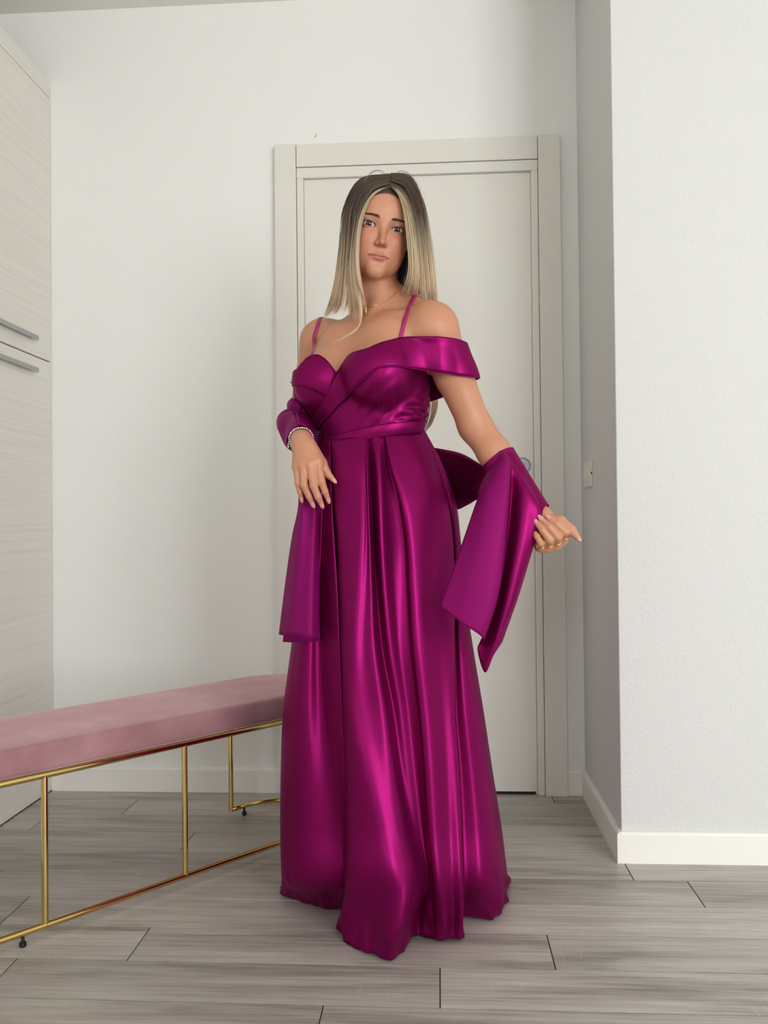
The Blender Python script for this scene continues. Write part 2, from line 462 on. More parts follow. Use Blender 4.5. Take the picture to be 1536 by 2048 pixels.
# ================================================================== the person
# ---- small distance-field modeller: tapered limbs and ellipsoids blended into one skin
class Field:
    def __init__(s): s.pr = []
    def cone(s, a, b, r1, r2, k=.01, op='u', tag=''):
        s.pr.append(dict(t='c', a=np.asarray(a, float), b=np.asarray(b, float), r1=r1, r2=r2, k=k, op=op, tag=tag))
    def ell(s, c, r, R=None, k=.01, op='u', tag=''):
        s.pr.append(dict(t='e', c=np.asarray(c, float), r=np.asarray(r, float), R=np.eye(3) if R is None else R, k=k, op=op, tag=tag))
    def func(s, fn, k=.001, op='s', tag=''):
        s.pr.append(dict(t='f', fn=fn, k=k, op=op, tag=tag))
def prim_d(p, P):
    if p['t'] == 'c':
        ab = p['b'] - p['a']; L = ab @ ab + 1e-12
        t = np.clip((P - p['a']) @ ab / L, 0, 1)
        return np.linalg.norm(P - p['a'] - t[:, None] * ab, axis=1) - (p['r1'] + t * (p['r2'] - p['r1']))
    if p['t'] == 'e':
        q = (P - p['c']) @ p['R'] / p['r']
        k0 = np.linalg.norm(q, axis=1); k1 = np.linalg.norm(q / p['r'], axis=1)
        return np.where(k0 < 1e-6, -p['r'].min(), k0 * (k0 - 1) / (k1 + 1e-9))
    return p['fn'](P)
def fold(prims, P, dists=None):
    d = np.full(len(P), 1e3)
    for i, p in enumerate(prims):
        e = prim_d(p, P) if dists is None else dists[i]
        k = p['k']
        if p['op'] == 'u':
            h = np.clip(.5 + .5 * (d - e) / k, 0, 1)
            d = d + (e - d) * h - k * h * (1 - h)
        else:
            h = np.clip(.5 - .5 * (d + e) / k, 0, 1)
            d = d + (-e - d) * h + k * h * (1 - h)
    return d
def sdf_mesh(prims, lo, hi, h, keep=None, B=12):
    """sparse surface nets; keep(centres) selects the blocks wanted"""
    lo = np.asarray(lo, float); nb = np.ceil((np.asarray(hi) - lo) / (h * B)).astype(int)
    I = np.stack(np.meshgrid(*[np.arange(n) for n in nb], indexing='ij'), -1).reshape(-1, 3)
    Cc = lo + (I + .5) * h * B
    if keep is not None:
        m = keep(Cc); I, Cc = I[m], Cc[m]
    Dm = np.stack([prim_d(p, Cc) for p in prims])
    d0 = fold(prims, Cc, Dm)
    Rb = h * B * .87
    m = np.abs(d0) < Rb * 1.5 + .004
    I, Cc, Dm = I[m], Cc[m], Dm[:, m]
    uni = np.array([p['op'] == 'u' for p in prims]); ks = np.array([p['k'] for p in prims])
    umin = Dm[uni].min(0)
    offs = np.stack(np.meshgrid(*[np.arange(B + 1)] * 3, indexing='ij'), -1).reshape(-1, 3)
    n1 = B + 1
    cell_keys, cell_pos, quads = [], [], []
    S = np.array([(nb[1] * B + 2) * (nb[2] * B + 2), (nb[2] * B + 2), 1], dtype=np.int64)
    corner = [(a, b_, c) for a in (0, 1) for b_ in (0, 1) for c in (0, 1)]
    edges = [(i, j) for i in range(8) for j in range(i + 1, 8) if sum(abs(corner[i][t] - corner[j][t]) for t in range(3)) == 1]
    for n in range(len(I)):
        sel = np.where(np.where(uni, Dm[:, n] < umin[n] + 2.4 * Rb + 2 * ks, Dm[:, n] < Rb * 1.3 + 2 * ks))[0]
        base = I[n] * B
        P = lo + (base + offs) * h
        d = fold([prims[i] for i in sel], P).reshape(n1, n1, n1)
        ins = d < 0
        if ins.all() or not ins.any(): continue
        cor = np.stack([d[a:a + B, b_:b_ + B, c:c + B] for a, b_, c in corner])
        ci = cor < 0; cnt = ci.sum(0)
        act = np.argwhere((cnt > 0) & (cnt < 8))
        v = cor[:, act[:, 0], act[:, 1], act[:, 2]]
        acc = np.zeros((len(act), 3)); num = np.zeros(len(act))
        for i, j in edges:
            cr = (v[i] < 0) != (v[j] < 0)
            t = np.where(cr, v[i] / (v[i] - v[j] + 1e-15), 0)
            pi, pj = np.array(corner[i]), np.array(corner[j])
            acc += np.where(cr[:, None], pi + t[:, None] * (pj - pi), 0); num += cr
        cell_pos.append(lo + (base + act + acc / num[:, None]) * h)
        cell_keys.append((base + act).astype(np.int64) @ S)
        for ax in range(3):
            sl0 = [slice(0, B)] * 3; sl1 = [slice(0, B)] * 3; sl1[ax] = slice(1, B + 1)
            a_, b_ = ins[tuple(sl0)], ins[tuple(sl1)]
            e = np.argwhere(a_ != b_)
            if not len(e): continue
            flip = a_[e[:, 0], e[:, 1], e[:, 2]]
            u_, w_ = (ax + 1) % 3, (ax + 2) % 3
            U = np.zeros(3, int); U[u_] = 1; W_ = np.zeros(3, int); W_[w_] = 1
            e = (e + base).astype(np.int64)
            q = np.stack([e @ S, (e - U) @ S, (e - U - W_) @ S, (e - W_) @ S], 1)
            q[~flip] = q[~flip][:, ::-1]
            quads.append(q)
    keys = np.concatenate(cell_keys); pos = np.concatenate(cell_pos); quads = np.concatenate(quads)
    o = np.argsort(keys); keys, pos = keys[o], pos[o]
    idx = np.searchsorted(keys, quads); idx = np.clip(idx, 0, len(keys) - 1)
    ok = (keys[idx] == quads).all(1)
    return pos, idx[ok]
def fast_mesh(name, V, Q):
    me = bpy.data.meshes.new(name)
    me.vertices.add(len(V)); me.vertices.foreach_set('co', np.asarray(V, np.float32).ravel())
    Q = np.asarray(Q, np.int32); n = Q.shape[1]
    me.loops.add(Q.size); me.loops.foreach_set('vertex_index', Q.ravel())
    me.polygons.add(len(Q)); me.polygons.foreach_set('loop_start', np.arange(len(Q), dtype=np.int32) * n)
    me.polygons.foreach_set('loop_total', np.full(len(Q), n, np.int32))
    me.update(calc_edges=True); me.validate()
    return me
def set_col(me, name, C):
    a = me.color_attributes.new(name, 'FLOAT_COLOR', 'POINT')
    a.data.foreach_set('color', np.asarray(C, np.float32).ravel())

# ---- frames
YC = 2.02
TH = math.radians(35)
LFT = np.array([math.cos(TH), -math.sin(TH), 0]); FWD = np.array([-math.sin(TH), -math.cos(TH), 0]); UPV = np.array([0, 0, 1.])
TR_ = np.stack([LFT, FWD, UPV], 1)
XW = at(735, 875, YC)[0]; XN = at(760, 610, YC)[0]
def xc_at(z): return XW + (XN - XW) * (z - 1.10) / (1.39 - 1.10)
def TL(l, f, z): return np.array([xc_at(z), YC, 0]) + LFT * l + FWD * f + UPV * z

torso = Field()
torso.ell(at(757, 990, 2.03) * [1, 1, 0] + UPV * .95, (.108, .086, .11), TR_)
torso.ell(TL(0, 0, 1.04), (.100, .076, .09), TR_, .04)
torso.ell(TL(0, 0, 1.125), (.112, .085, .10), TR_, .04)
torso.ell(TL(0, -.005, 1.22), (.134, .102, .15), TR_, .04)
torso.ell(TL(0, -.015, 1.320), (.140, .082, .080), TR_, .05)
for s in (-1, 1):
    torso.ell(TL(s * .072, .050, 1.290), (.060, .042, .075), TR_, .05)
    torso.ell(TL(s * .079, .080, 1.238), (.070, .062, .068), TR_, .024)
# legs, hidden by the long skirt
for s in (-1, 1):
    hp = TL(s * .065, 0, .88); kn = at(768, 1300, 2.08) + LFT * s * .055; an = at(786, 1700, 2.13) + LFT * s * .05; an[2] = .10
    kn[2] = .52
    torso.cone(hp, kn, .070, .048, .04)
    torso.cone(kn, an, .046, .032, .03)
    torso.cone(an - UPV * .055, an + FWD * .075 - UPV * .072, .030, .022, .03)

SHL, ELL, WRL = at(868, 656, 1.93), at(950, 852, 1.98), at(1079, 1031, 1.905)
SHR, ELR, WRR = at(643, 682, 2.12), at(598, 850, 2.14), at(603, 880, 1.935)
NB = TL(0, -.012, 1.40)

# head frame (millimetres, x her left, y forward, z up, origin at eye level between the ears)
HY, HP, HR, HS = math.radians(13), math.radians(9), math.radians(9.5), 1.045e-3
f0 = np.array([math.sin(HY), -math.cos(HY), 0]); l0 = np.array([math.cos(HY), math.sin(HY), 0])
f1 = f0 * math.cos(HP) - UPV * math.sin(HP); u1 = UPV * math.cos(HP) + f0 * math.sin(HP)
u2 = u1 * math.cos(HR) + l0 * math.sin(HR); l2 = l0 * math.cos(HR) - u1 * math.sin(HR)
HB = np.stack([l2, f1, u2], 1)
HO = at(768, 452, 1.905) - HB @ (np.array([0, 84, 0]) * HS)
def HL_(x, y, z): return HO + HB @ (np.array([x, y, z], float) * HS)
def to_head(P): return (P - HO) @ HB / HS

up = Field()           # everything above the waist that shows skin
for s in (-1, 1):
    up.cone(TL(s * .035, -.035, 1.425), TL(s * .140, -.018, 1.360), .030, .028, .04)
    up.cone(TL(s * .018, .050, 1.362), TL(s * .140, .014, 1.378), .006, .007, .028)
up.cone(NB - UPV * .03, HL_(0, -14, -55), .050, .044, .035)
for a, b_ in ((HL_(36, -10, -55), TL(.02, .050, 1.375)), (HL_(-36, -10, -55), TL(-.02, .050, 1.375))):
    up.cone(a, b_, .007, .006, .024)

head = Field()
def hell(c, r, k=6, op='u', tag=''): head.ell(HL_(*c), np.array(r) * HS, HB, k * HS, op, tag)
def hcone(a, b_, r1, r2, k=6, op='u', tag=''): head.cone(HL_(*a), HL_(*b_), r1 * HS, r2 * HS, k * HS, op, tag)
hell((0, -8, 35), (73, 92, 78))
hell((0, 38, 30), (59, 46, 52), 20)
hell((0, 30, -34), (56, 52, 60), 20)
for s in (-1, 1):
    hcone((s * 30, 62, -26), (s * 54, 26, -16), 19, 15, 20)
    hcone((s * 42, 8, -54), (s * 7, 64, -88), 17, 13, 22)
    hell((s * 28, 44, -50), (23, 28, 32), 24)
hell((0, 70, -90), (16, 12, 13), 14)
hell((0, 66, -62), (27, 20, 24), 12)
for s in (-1, 1):
    hcone((s * 9, 78, 15), (s * 40, 66, 15), 8, 9, 14)
for s in (-1, 1):
    hell((s * 31, 95, 0), (18, 14, 12), 12, 's')
EC = 70.5
for s in (-1, 1):
    hell((s * 31, EC, 0), (13.4, 13.4, 13.4), 4)
# nose
hcone((0, 77, 8), (0, 95.5, -27), 6.0, 6.8, 12)
hell((0, 87, -36), (10.5, 11, 7.5), 7)
hell((0, 100.5, -35), (7.2, 7.6, 7.0), 5)
for s in (-1, 1):
    hell((s * 8.8, 91, -38), (4.9, 8, 5.4), 4)
# lips
for s in (-1, 1):
    hcone((s * 21, 78, -62.5), (s * 6, 84.6, -59.4), 2.0, 3.4, 3.5, tag='lip')
    hcone((s * 6, 84.6, -59.4), (0, 84.9, -60), 3.4, 3.2, 3.5, tag='lip')
    hcone((s * 19, 78, -64), (s * 6, 83.6, -67.2), 2.4, 4.2, 3.5, tag='lip')
    hcone((s * 6, 83.6, -67.2), (0, 84.2, -67.6), 4.2, 4.4, 3.5, tag='lip')
for s in (-1, 1):
    hcone((s * 21.5, 80.5, -63), (s * 10, 87.5, -62.6), .8, .9, 1.4, 's')
    hcone((s * 10, 87.5, -62.6), (0, 89, -63.0), .9, .9, 1.4, 's')
hell((0, 88, -77.5), (13, 4.5, 4), 8, 's')
for s in (-1, 1):
    hell((s * 4.8, 97.5, -43.4), (3.1, 5.2, 3.8), 1.2, 's')
    # opening between the lids
    def almond(P, s=s):
        q = to_head(P); x = (q[:, 0] * s - 31) ; y_ = q[:, 1] - EC; z = q[:, 2]
        t = np.clip((x + .5) / 14.2, -1, 1)
        zu = 4.3 * np.sqrt(np.maximum(1 - np.abs(t) ** 2.3, 0)) - .2 + .06 * x
        zl = -4.3 * np.sqrt(np.maximum(1 - np.abs(t) ** 2.2, 0)) - .6 + .06 * x
        d = np.maximum(np.maximum(z - zu, zl - z), np.maximum(np.abs(x + .5) - 14.2, 4 - y_))
        return d * .8 * HS
    head.func(almond, .9 * HS)
    hell((s * 72, -8, -10), (6, 17, 28), 4)

# ---- arms and hands
arm = Field()
def lerp(a, b_, t): return a + (b_ - a) * t
arm.ell(SHL, (.045, .045, .045), None, .01); arm.cone(SHL, lerp(SHL, ELL, .5), .047, .042, .03)
arm.cone(lerp(SHL, ELL, .5), ELL, .042, .035, .01); arm.cone(ELL, lerp(ELL, WRL, .3), .035, .037, .02)
arm.cone(lerp(ELL, WRL, .3), WRL, .037, .0235, .01)
arm.ell(SHR, (.045, .045, .045), None, .01); arm.cone(SHR, lerp(SHR, ELR, .5), .046, .040, .03)
arm.cone(lerp(SHR, ELR, .5), ELR, .038, .030, .01); arm.cone(ELR, lerp(ELR, WRR, .3), .030, .030, .02)
arm.cone(lerp(ELR, WRR, .3), WRR, .030, .0225, .01)
for w in arm.pr[:1] + arm.pr[5:6]: w['k'] = .045
hand = Field()
NAILS, RINGS = [], []
def finger(mcp, pip, dip, tip, r, k=.006):
    hand.cone(mcp, pip, r[0], r[1], k); hand.cone(pip, dip, r[1] * 1.02, r[2], .0025); hand.cone(dip, tip, r[2], r[3], .0025)
    NAILS.append((dip, tip, r[3]))
# her left hand: loosely closed, palm to the viewer
mc = [at(1126, 1079, 1.893), at(1111, 1090, 1.895), at(1095, 1094, 1.897), at(1079, 1093, 1.899)]
pp = [at(1131, 1064, 1.862), at(1116, 1074, 1.858), at(1100, 1080, 1.861), at(1082, 1087, 1.866)]
tp = [at(1098, 1036, 1.866), at(1083, 1038, 1.864), at(1071, 1043, 1.866), at(1066, 1060, 1.871)]
for i in range(4):
    hand.cone(lerp(WRL, mc[i], .1), mc[i], .0165, .0115, .016)
for i in range(4):
    dp = lerp(pp[i], tp[i], .55) + np.array([0, -.006, 0])
    finger(mc[i], pp[i], dp, tp[i], [(.0098, .0088, .0078, .0058), (.0098, .009, .0078, .0058), (.0094, .0086, .0074, .0056), (.0086, .0076, .0066, .005)][i])
    RINGS.append((lerp(mc[i], pp[i], .62), pp[i] - mc[i], [.0101, .0103, .0098, .0089][i]))
th = [at(1093, 1040, 1.892), at(1120, 1043, 1.875), at(1142, 1060, 1.866), at(1155, 1075, 1.866)]
hand.cone(th[0], th[1], .0155, .0130, .014); hand.cone(th[1], th[2], .0126, .0108, .004); hand.cone(th[2], th[3], .0106, .0066, .003)
NAILS.append((th[2], th[3], .0056))
# her right hand: hanging on the skirt, back of the hand to the viewer
mc = [at(635, 922, 1.900), at(621, 928, 1.894), at(606, 930, 1.897), at(593, 933, 1.905)]
pp = [at(643, 963, 1.888), at(627, 971, 1.884), at(608, 970, 1.888), at(596, 966, 1.897)]
dd = [at(650, 983, 1.895), at(636, 994, 1.890), at(618, 993, 1.895), at(600, 984, 1.902)]
tp = [at(656, 998, 1.904), at(643, 1008, 1.900), at(625, 1007, 1.904), at(603, 996, 1.909)]
for i in range(4):
    hand.cone(lerp(WRR, mc[i], .08), mc[i], .0165, .0105, .014)
for i in range(4):
    finger(mc[i], pp[i], dd[i], tp[i], [(.0094, .0084, .0072, .0056), (.0094, .0086, .0074, .0056), (.009, .0082, .007, .0054), (.0082, .0072, .0062, .0048)][i], .005)
th = [at(618, 893, 1.918), at(643, 926, 1.915), at(654, 947, 1.912), at(667, 960, 1.910)]
hand.cone(th[0], th[1], .0165, .0125, .014); hand.cone(th[1], th[2], .0115, .0094, .004); hand.cone(th[2], th[3], .0092, .0056, .003)
NAILS.append((th[2], th[3], .0056))

# the head keeps its subtractions local, so it is folded last
body_pr = torso.pr + up.pr + arm.pr + hand.pr + [dict(p) for p in head.pr]
body_pr[len(torso.pr + up.pr + arm.pr + hand.pr)]['k'] = .02
limb_pr = arm.pr + hand.pr

def trace(px, py, prims, off=0.0, near=1.55, far=2.4):
    """point where the line of sight through a photo pixel meets the offset skin"""
    a, b_ = at(px, py, near), at(px, py, far)
    d = (b_ - a) / np.linalg.norm(b_ - a); t = 0.0; best = (9, a)
    for _ in range(80):
        p = a + d * t
        v = float(fold(prims, p[None])[0]) - off
        if v < best[0]: best = (v, p)
        if v < 1e-4: break
        t += v * .8
        if t > far - near: break
    return best[1]
def push_out(P, prims, off, steps=6):
    """move points that lie too deep until they are off the skin"""
    P = np.array(P, float)
    for _ in range(steps):
        d = fold(prims, P); m = d < off
        if not m.any(): break
        Q = P[m]; e = 1e-3; g = np.stack([fold(prims, Q + np.eye(3)[i] * e) - fold(prims, Q - np.eye(3)[i] * e) for i in range(3)], 1) / (2 * e)
        g /= np.linalg.norm(g, axis=1, keepdims=True) + 1e-9
        P[m] = Q + g * (off - d[m])[:, None]
    return P

# ---- the person's root
base = np.array([at(780, 1800, 2.08)[0], 2.07, 0.0])
person = bpy.data.objects.new('person', None); COL.objects.link(person); person.location = base
person['label'] = 'standing person in a long magenta satin gown with a matching shawl'; person['category'] = 'person'
PINV = Matrix.Translation(Vector(-base))
def wear(name, me, mat, parent=None, smooth=True, label=None):
    o = link(name, me, mat, parent or person, smooth=smooth, label=label)
    if parent is None: o.matrix_parent_inverse = PINV
    return o

# ---- skin
def skin_material():
    m, nt, b = new_mat('skin')
    at_ = nt.nodes.new('ShaderNodeVertexColor'); at_.layer_name = 'tint'
    nt.links.new(at_.outputs['Color'], b.inputs['Base Color'])
    b.inputs['Roughness'].default_value = .46
    b.inputs['Subsurface Weight'].default_value = .12
    b.inputs['Subsurface Radius'].default_value = (1.0, .35, .2)
    b.inputs['Subsurface Scale'].default_value = .006
    tc = nt.nodes.new('ShaderNodeTexCoord')
    n = nt.nodes.new('ShaderNodeTexNoise'); n.inputs['Scale'].default_value = 420; n.inputs['Detail'].default_value = 3
    nt.links.new(tc.outputs['Object'], n.inputs['Vector'])
    bp = nt.nodes.new('ShaderNodeBump'); bp.inputs['Strength'].default_value = .12; bp.inputs['Distance'].default_value = .0006
    nt.links.new(n.outputs['Fac'], bp.inputs['Height']); nt.links.new(bp.outputs['Normal'], b.inputs['Normal'])
    return m
M['skin'] = skin_material()
SKIN = np.array(srgb(192, 136, 106)[:3]); LIP = np.array(srgb(176, 98, 94)[:3]); FLUSH = np.array(srgb(184, 114, 92)[:3])
SCALP = np.array(srgb(74, 58, 46)[:3]); SOCK = np.array(srgb(140, 90, 72)[:3])

zs = 1.415
lo, hi = np.array([-.75, 1.55, .80]), np.array([.45, 2.45, 1.80])
def keep_up(C):
    limb = np.minimum.reduce([prim_d(p, C) for p in limb_pr])
    return ((C[:, 2] > 1.16) & (C[:, 2] < zs + .012)) | (limb < .02)
Va, Qa = sdf_mesh(body_pr, lo, hi, .0018, keep_up)
hc = HL_(0, 0, 0)
Vb, Qb = sdf_mesh(body_pr, hc - [.13, .14, .17], hc + [.13, .14, .15], .0012, lambda C: C[:, 2] > zs - .01)
low_pr = torso.pr
Vc, Qc = sdf_mesh(low_pr, [-.5, 1.7, -.02], [.35, 2.35, 1.2], .007, lambda C: C[:, 2] < 1.17)
V = np.concatenate([Va, Vb, Vc]); Q = np.concatenate([Qa, Qb + len(Va), Qc + len(Va) + len(Vb)])
me = fast_mesh('body', V, Q)
q = to_head(V)
C = np.tile(SKIN, (len(V), 1))
def blend(C, col, w): w = np.clip(w, 0, 1)[:, None]; return C * (1 - w) + col * w
near_head = np.linalg.norm(q, axis=1) < 170
def sm(x, a, b_): t = np.clip((x - a) / (b_ - a), 0, 1); return t * t * (3 - 2 * t)
for s in (-1, 1):
    r2 = ((q[:, 0] - s * 36) / 26) ** 2 + ((q[:, 2] + 32) / 26) ** 2
    C = blend(C, FLUSH, .75 * np.exp(-r2) * (q[:, 1] > 20) * near_head)
    r2 = ((q[:, 0] - s * 31) / 17) ** 2 + ((q[:, 2] - 1) / 10) ** 2
    C = blend(C, SOCK, .75 * np.exp(-r2 ** 2) * (q[:, 1] > 55) * near_head)
r2 = (q[:, 0] / 13) ** 2 + ((q[:, 2] + 34) / 14) ** 2
C = blend(C, FLUSH, .6 * np.exp(-r2) * (q[:, 1] > 80) * near_head)
ax = np.abs(q[:, 0])
ul = -57.0 - .20 * ax - np.where(ax < 6, (6 - ax) * .18, 0); ll = -71.6 + .012 * ax ** 2 + .05 * ax
inl = sm(q[:, 2], ll - 1.2, ll + .6) * sm(-q[:, 2], -ul - 1.0, -ul + .6) * sm(-ax, -22.5, -20) * (q[:, 1] > 74) * near_head
C = blend(C, LIP, inl * .9)
C = blend(C, LIP * .35, np.exp(-((q[:, 2] + 62.8 + .012 * ax) / .9) ** 2) * (ax < 24) * (q[:, 1] > 74) * near_head)
for s in (-1, 1):  # shade inside the nostrils, painted into the vertex colour
    r2 = ((q[:, 0] - s * 4.8) / 3.2) ** 2 + ((q[:, 2] + 43.2) / 3.0) ** 2 + ((q[:, 1] - 98) / 7) ** 2
    C = blend(C, LIP * .25, .9 * np.exp(-r2 ** 2) * near_head)
# scalp: above the hairline and behind the ears
hl = 66 - .0105 * ax ** 2 * (q[:, 1] > 0)
scalp = sm(q[:, 2] - hl - np.where(q[:, 1] < 25, 200, 0) * 0, -2, 3)
scalp = np.maximum(scalp, sm(-q[:, 1], -22, -12) * (q[:, 2] > -60))
C = blend(C, SCALP, scalp * near_head * (q[:, 2] > -70))
set_col(me, 'tint', np.concatenate([C, np.ones((len(C), 1))], 1))
body = wear('body', me, M['skin'])

# ---- eyes, lashes, brows, nails
M['sclera'] = plain('eye_white', srgb(206, 196, 188), .12)
M['iris'] = plain('brown_iris', srgb(58, 40, 29), .1)
M['pupil'] = plain('pupil', srgb(8, 7, 7), .06)
M['lash'] = plain('lash_brown', srgb(38, 28, 24), .6)
M['brow'] = plain('brow_brown', srgb(104, 72, 54), .8)
M['nail'] = plain('pink_nail', srgb(214, 150, 142), .18)
M['thin_gold'] = plain('fine_gold', srgb(232, 188, 110), .18, 1.0)
M['silver'] = plain('silver', srgb(225, 225, 228), .2, 1.0)
for s in (-1, 1):
    c = HL_(s * 31, EC, 0); g = np.array(CAM_P) - c; g /= np.linalg.norm(g)
    g = g * .9 + f1 * .1; g /= np.linalg.norm(g)
    a = np.cross(g, UPV); a /= np.linalg.norm(a); b_ = np.cross(a, g)
    R = 12.5 * HS; angs = [0.0, 13, 20, 30.5, 33, 40, 55, 75, 100, 130, 160, 179.5]; n = 32
    V, F, mi = [], [], []
    for i, d in enumerate(angs):
        d = math.radians(max(d, .4)); rr = R * (1.035 if d < math.radians(21) else 1.02 if d < math.radians(31.5) else 1)
        for j in range(n):
            t = 2 * math.pi * j / n
            V.append(c + rr * (math.cos(d) * g + math.sin(d) * (math.cos(t) * a + math.sin(t) * b_)))
    for i in range(len(angs) - 1):
        for j in range(n):
            j2 = (j + 1) % n; F.append((i * n + j, i * n + j2, (i + 1) * n + j2, (i + 1) * n + j)); mi.append(2 if i < 1 else 1 if i < 3 else 0)
    F.append(tuple(range(n))); mi.append(2)
    me = mesh('eye', V, F)
    for k in ('sclera', 'iris', 'pupil'): me.materials.append(M[k])
    me.polygons.foreach_set('material_index', mi)
    wear('eye', me, None)
    # lashes along the upper lid
    x = np.linspace(-14, 14, 25)
    t = np.clip((x) / 14.2, -1, 1)
    zu = 4.3 * np.sqrt(np.maximum(1 - np.abs(t) ** 2.3, 0)) - .2 + .06 * x
    P = []
    for xi, zi in zip(x - .5, zu):
        yy = math.sqrt(max(13.7 ** 2 - min(xi * xi + zi * zi, 180), 3)); P.append(HL_(s * (31 + xi), EC + yy, zi))
    P = np.array(P); w = np.sin(np.linspace(.35, math.pi - .12, 25)) * 1.25 * HS
    V, F = [], []
    tm = tube_mesh('eyelashes', P, w, 6)
    wear('eyelashes', tm, M['lash'])
    # brow: many short hairs
    V, F = [], []
    for k in range(330):
        t = RNG.beta(1.2, 1.3); xx = 12 + 37 * t; zz = 14.8 + 4.6 * math.sin(t * 2.0) - 2.6 * t * t + RNG.uniform(-2.7, 2.7) * (1 - .6 * t)
        p = HL_(s * xx, 120, zz); dirn = HB @ np.array([0, -1, 0.])
        for _ in range(40):
            v = float(fold(head.pr, p[None])[0])
            if v < 2e-4: break
            p = p + dirn * v
        tip = p + HB @ (np.array([s * 5.0, .5, RNG.uniform(-.6, 1.4) + 1.6 * (1 - t) - 1.8 * t]) * HS)
        side = HB @ np.array([-.35 * s, .2, 1.0]) * (.30 * HS)
        i0 = len(V); V += [p - side, p + side, tip, p + HB @ np.array([0, .5 * HS, 0])]
        F += [(i0, i0 + 1, i0 + 3), (i0, i0 + 3, i0 + 2), (i0 + 1, i0 + 2, i0 + 3)]
    wear('eyebrow', mesh('eyebrow', V, F), M['brow'], smooth=False)
for dip, tip, r in NAILS:
    d = tip - dip; d /= np.linalg.norm(d)
    nrm = np.array([-.1, -1, .1]); nrm -= d * (nrm @ d); nrm /= np.linalg.norm(nrm); sd = np.cross(d, nrm)
    V, F = [], []; nu, nv = 9, 7
    for i in range(nu):
        t = i / (nu - 1); y = -.0045 + t * .0155
        hw = r * .92 * (min(1, .55 + 3 * t) if t < .45 else math.cos((t - .45) / .55 * 1.45) ** .8)
        for j in range(nv):
            u = -1 + 2 * j / (nv - 1)
            V.append(tip + d * (y) + sd * (u * hw) + nrm * (r * 1.06 * math.sqrt(max(1 - (u * hw / r) ** 2 * .85, .05)) - max(0, y - .004) * .25))
    for i in range(nu - 1):
        for j in range(nv - 1): F.append((i * nv + j, i * nv + j + 1, (i + 1) * nv + j + 1, (i + 1) * nv + j))
    o = wear('fingernail', mesh('fingernail', V, F), M['nail'])
    md = o.modifiers.new('thick', 'SOLIDIFY'); md.thickness = .0007
for c, d, r in RINGS:
    d = d / np.linalg.norm(d); a = np.cross(d, UPV); a /= np.linalg.norm(a); b_ = np.cross(d, a)
    P = [c + (r + .0002) * (math.cos(t) * a + math.sin(t) * b_) for t in np.linspace(0, 2 * math.pi, 40, endpoint=False)]
    wear('ring', tube_mesh('ring', P, .0008, 8, closed=True), M['thin_gold'])

# ---- hair: every lock a tapered strand, gathered to guide lines
def guides(tab): return np.array([[at(*p) for p in g] for g in tab])
GL = guides([
 [(780, 374, 1.902), (752, 388, 1.892), (733, 415, 1.888), (722, 450, 1.888), (717, 490, 1.89), (717, 530, 1.895), (722, 565, 1.905), (728, 590, 1.925), (733, 606, 1.94)],
 [(780, 366, 1.912), (742, 380, 1.902), (722, 415, 1.898), (712, 455, 1.90), (707, 500, 1.905), (706, 545, 1.91), (712, 590, 1.925), (718, 625, 1.945), (722, 650, 1.95)],
 [(780, 359, 1.93), (733, 373, 1.925), (711, 415, 1.92), (702, 460, 1.92), (697, 505, 1.925), (694, 550, 1.935), (692, 590, 1.955), (688, 615, 1.975), (682, 628, 1.985)],
 [(780, 353, 1.955), (724, 365, 1.95), (702, 415, 1.95), (694, 460, 1.95), (688, 505, 1.955), (683, 550, 1.965), (676, 590, 1.985), (668, 615, 2.01), (660, 630, 2.03)],
 [(780, 348, 1.985), (722, 357, 1.98), (698, 410, 1.98), (688, 460, 1.98), (681, 505, 1.985), (675, 548, 1.995), (666, 588, 2.015), (657, 615, 2.045), (649, 636, 2.065)],
 [(780, 347, 2.02), (728, 358, 2.025), (703, 410, 2.03), (693, 460, 2.03), (686, 505, 2.03), (680, 548, 2.035), (672, 588, 2.05), (664, 612, 2.07), (657, 632, 2.085)]])
GR = guides([
 [(781, 374, 1.902), (797, 388, 1.895), (809, 415, 1.895), (815, 450, 1.895), (819, 490, 1.90), (821, 530, 1.91), (817, 558, 1.925), (809, 580, 1.95), (806, 592, 1.965)],
 [(781, 366, 1.915), (806, 381, 1.908), (820, 415, 1.908), (827, 455, 1.91), (831, 500, 1.918), (834, 545, 1.935), (833, 575, 1.96), (831, 592, 1.985), (835, 604, 2.0)],
 [(781, 358, 1.935), (814, 371, 1.93), (832, 415, 1.93), (839, 455, 1.93), (844, 500, 1.938), (848, 545, 1.955), (850, 578, 1.98), (852, 597, 2.01), (855, 610, 2.04)],
 [(781, 350, 1.965), (822, 361, 1.96), (842, 410, 1.96), (850, 455, 1.96), (856, 500, 1.968), (861, 545, 1.985), (864, 575, 2.005), (866, 595, 2.035), (868, 612, 2.07)],
 [(781, 346, 1.995), (820, 353, 1.995), (843, 405, 1.995), (852, 455, 1.995), (859, 500, 2.0), (864, 545, 2.015), (867, 575, 2.035), (870, 600, 2.07), (872, 630, 2.11)],
 [(781, 347, 2.03), (815, 357, 2.035), (838, 405, 2.04), (847, 455, 2.04), (854, 500, 2.045), (859, 545, 2.06), (862, 580, 2.08), (864, 620, 2.11), (866, 660, 2.13)]])
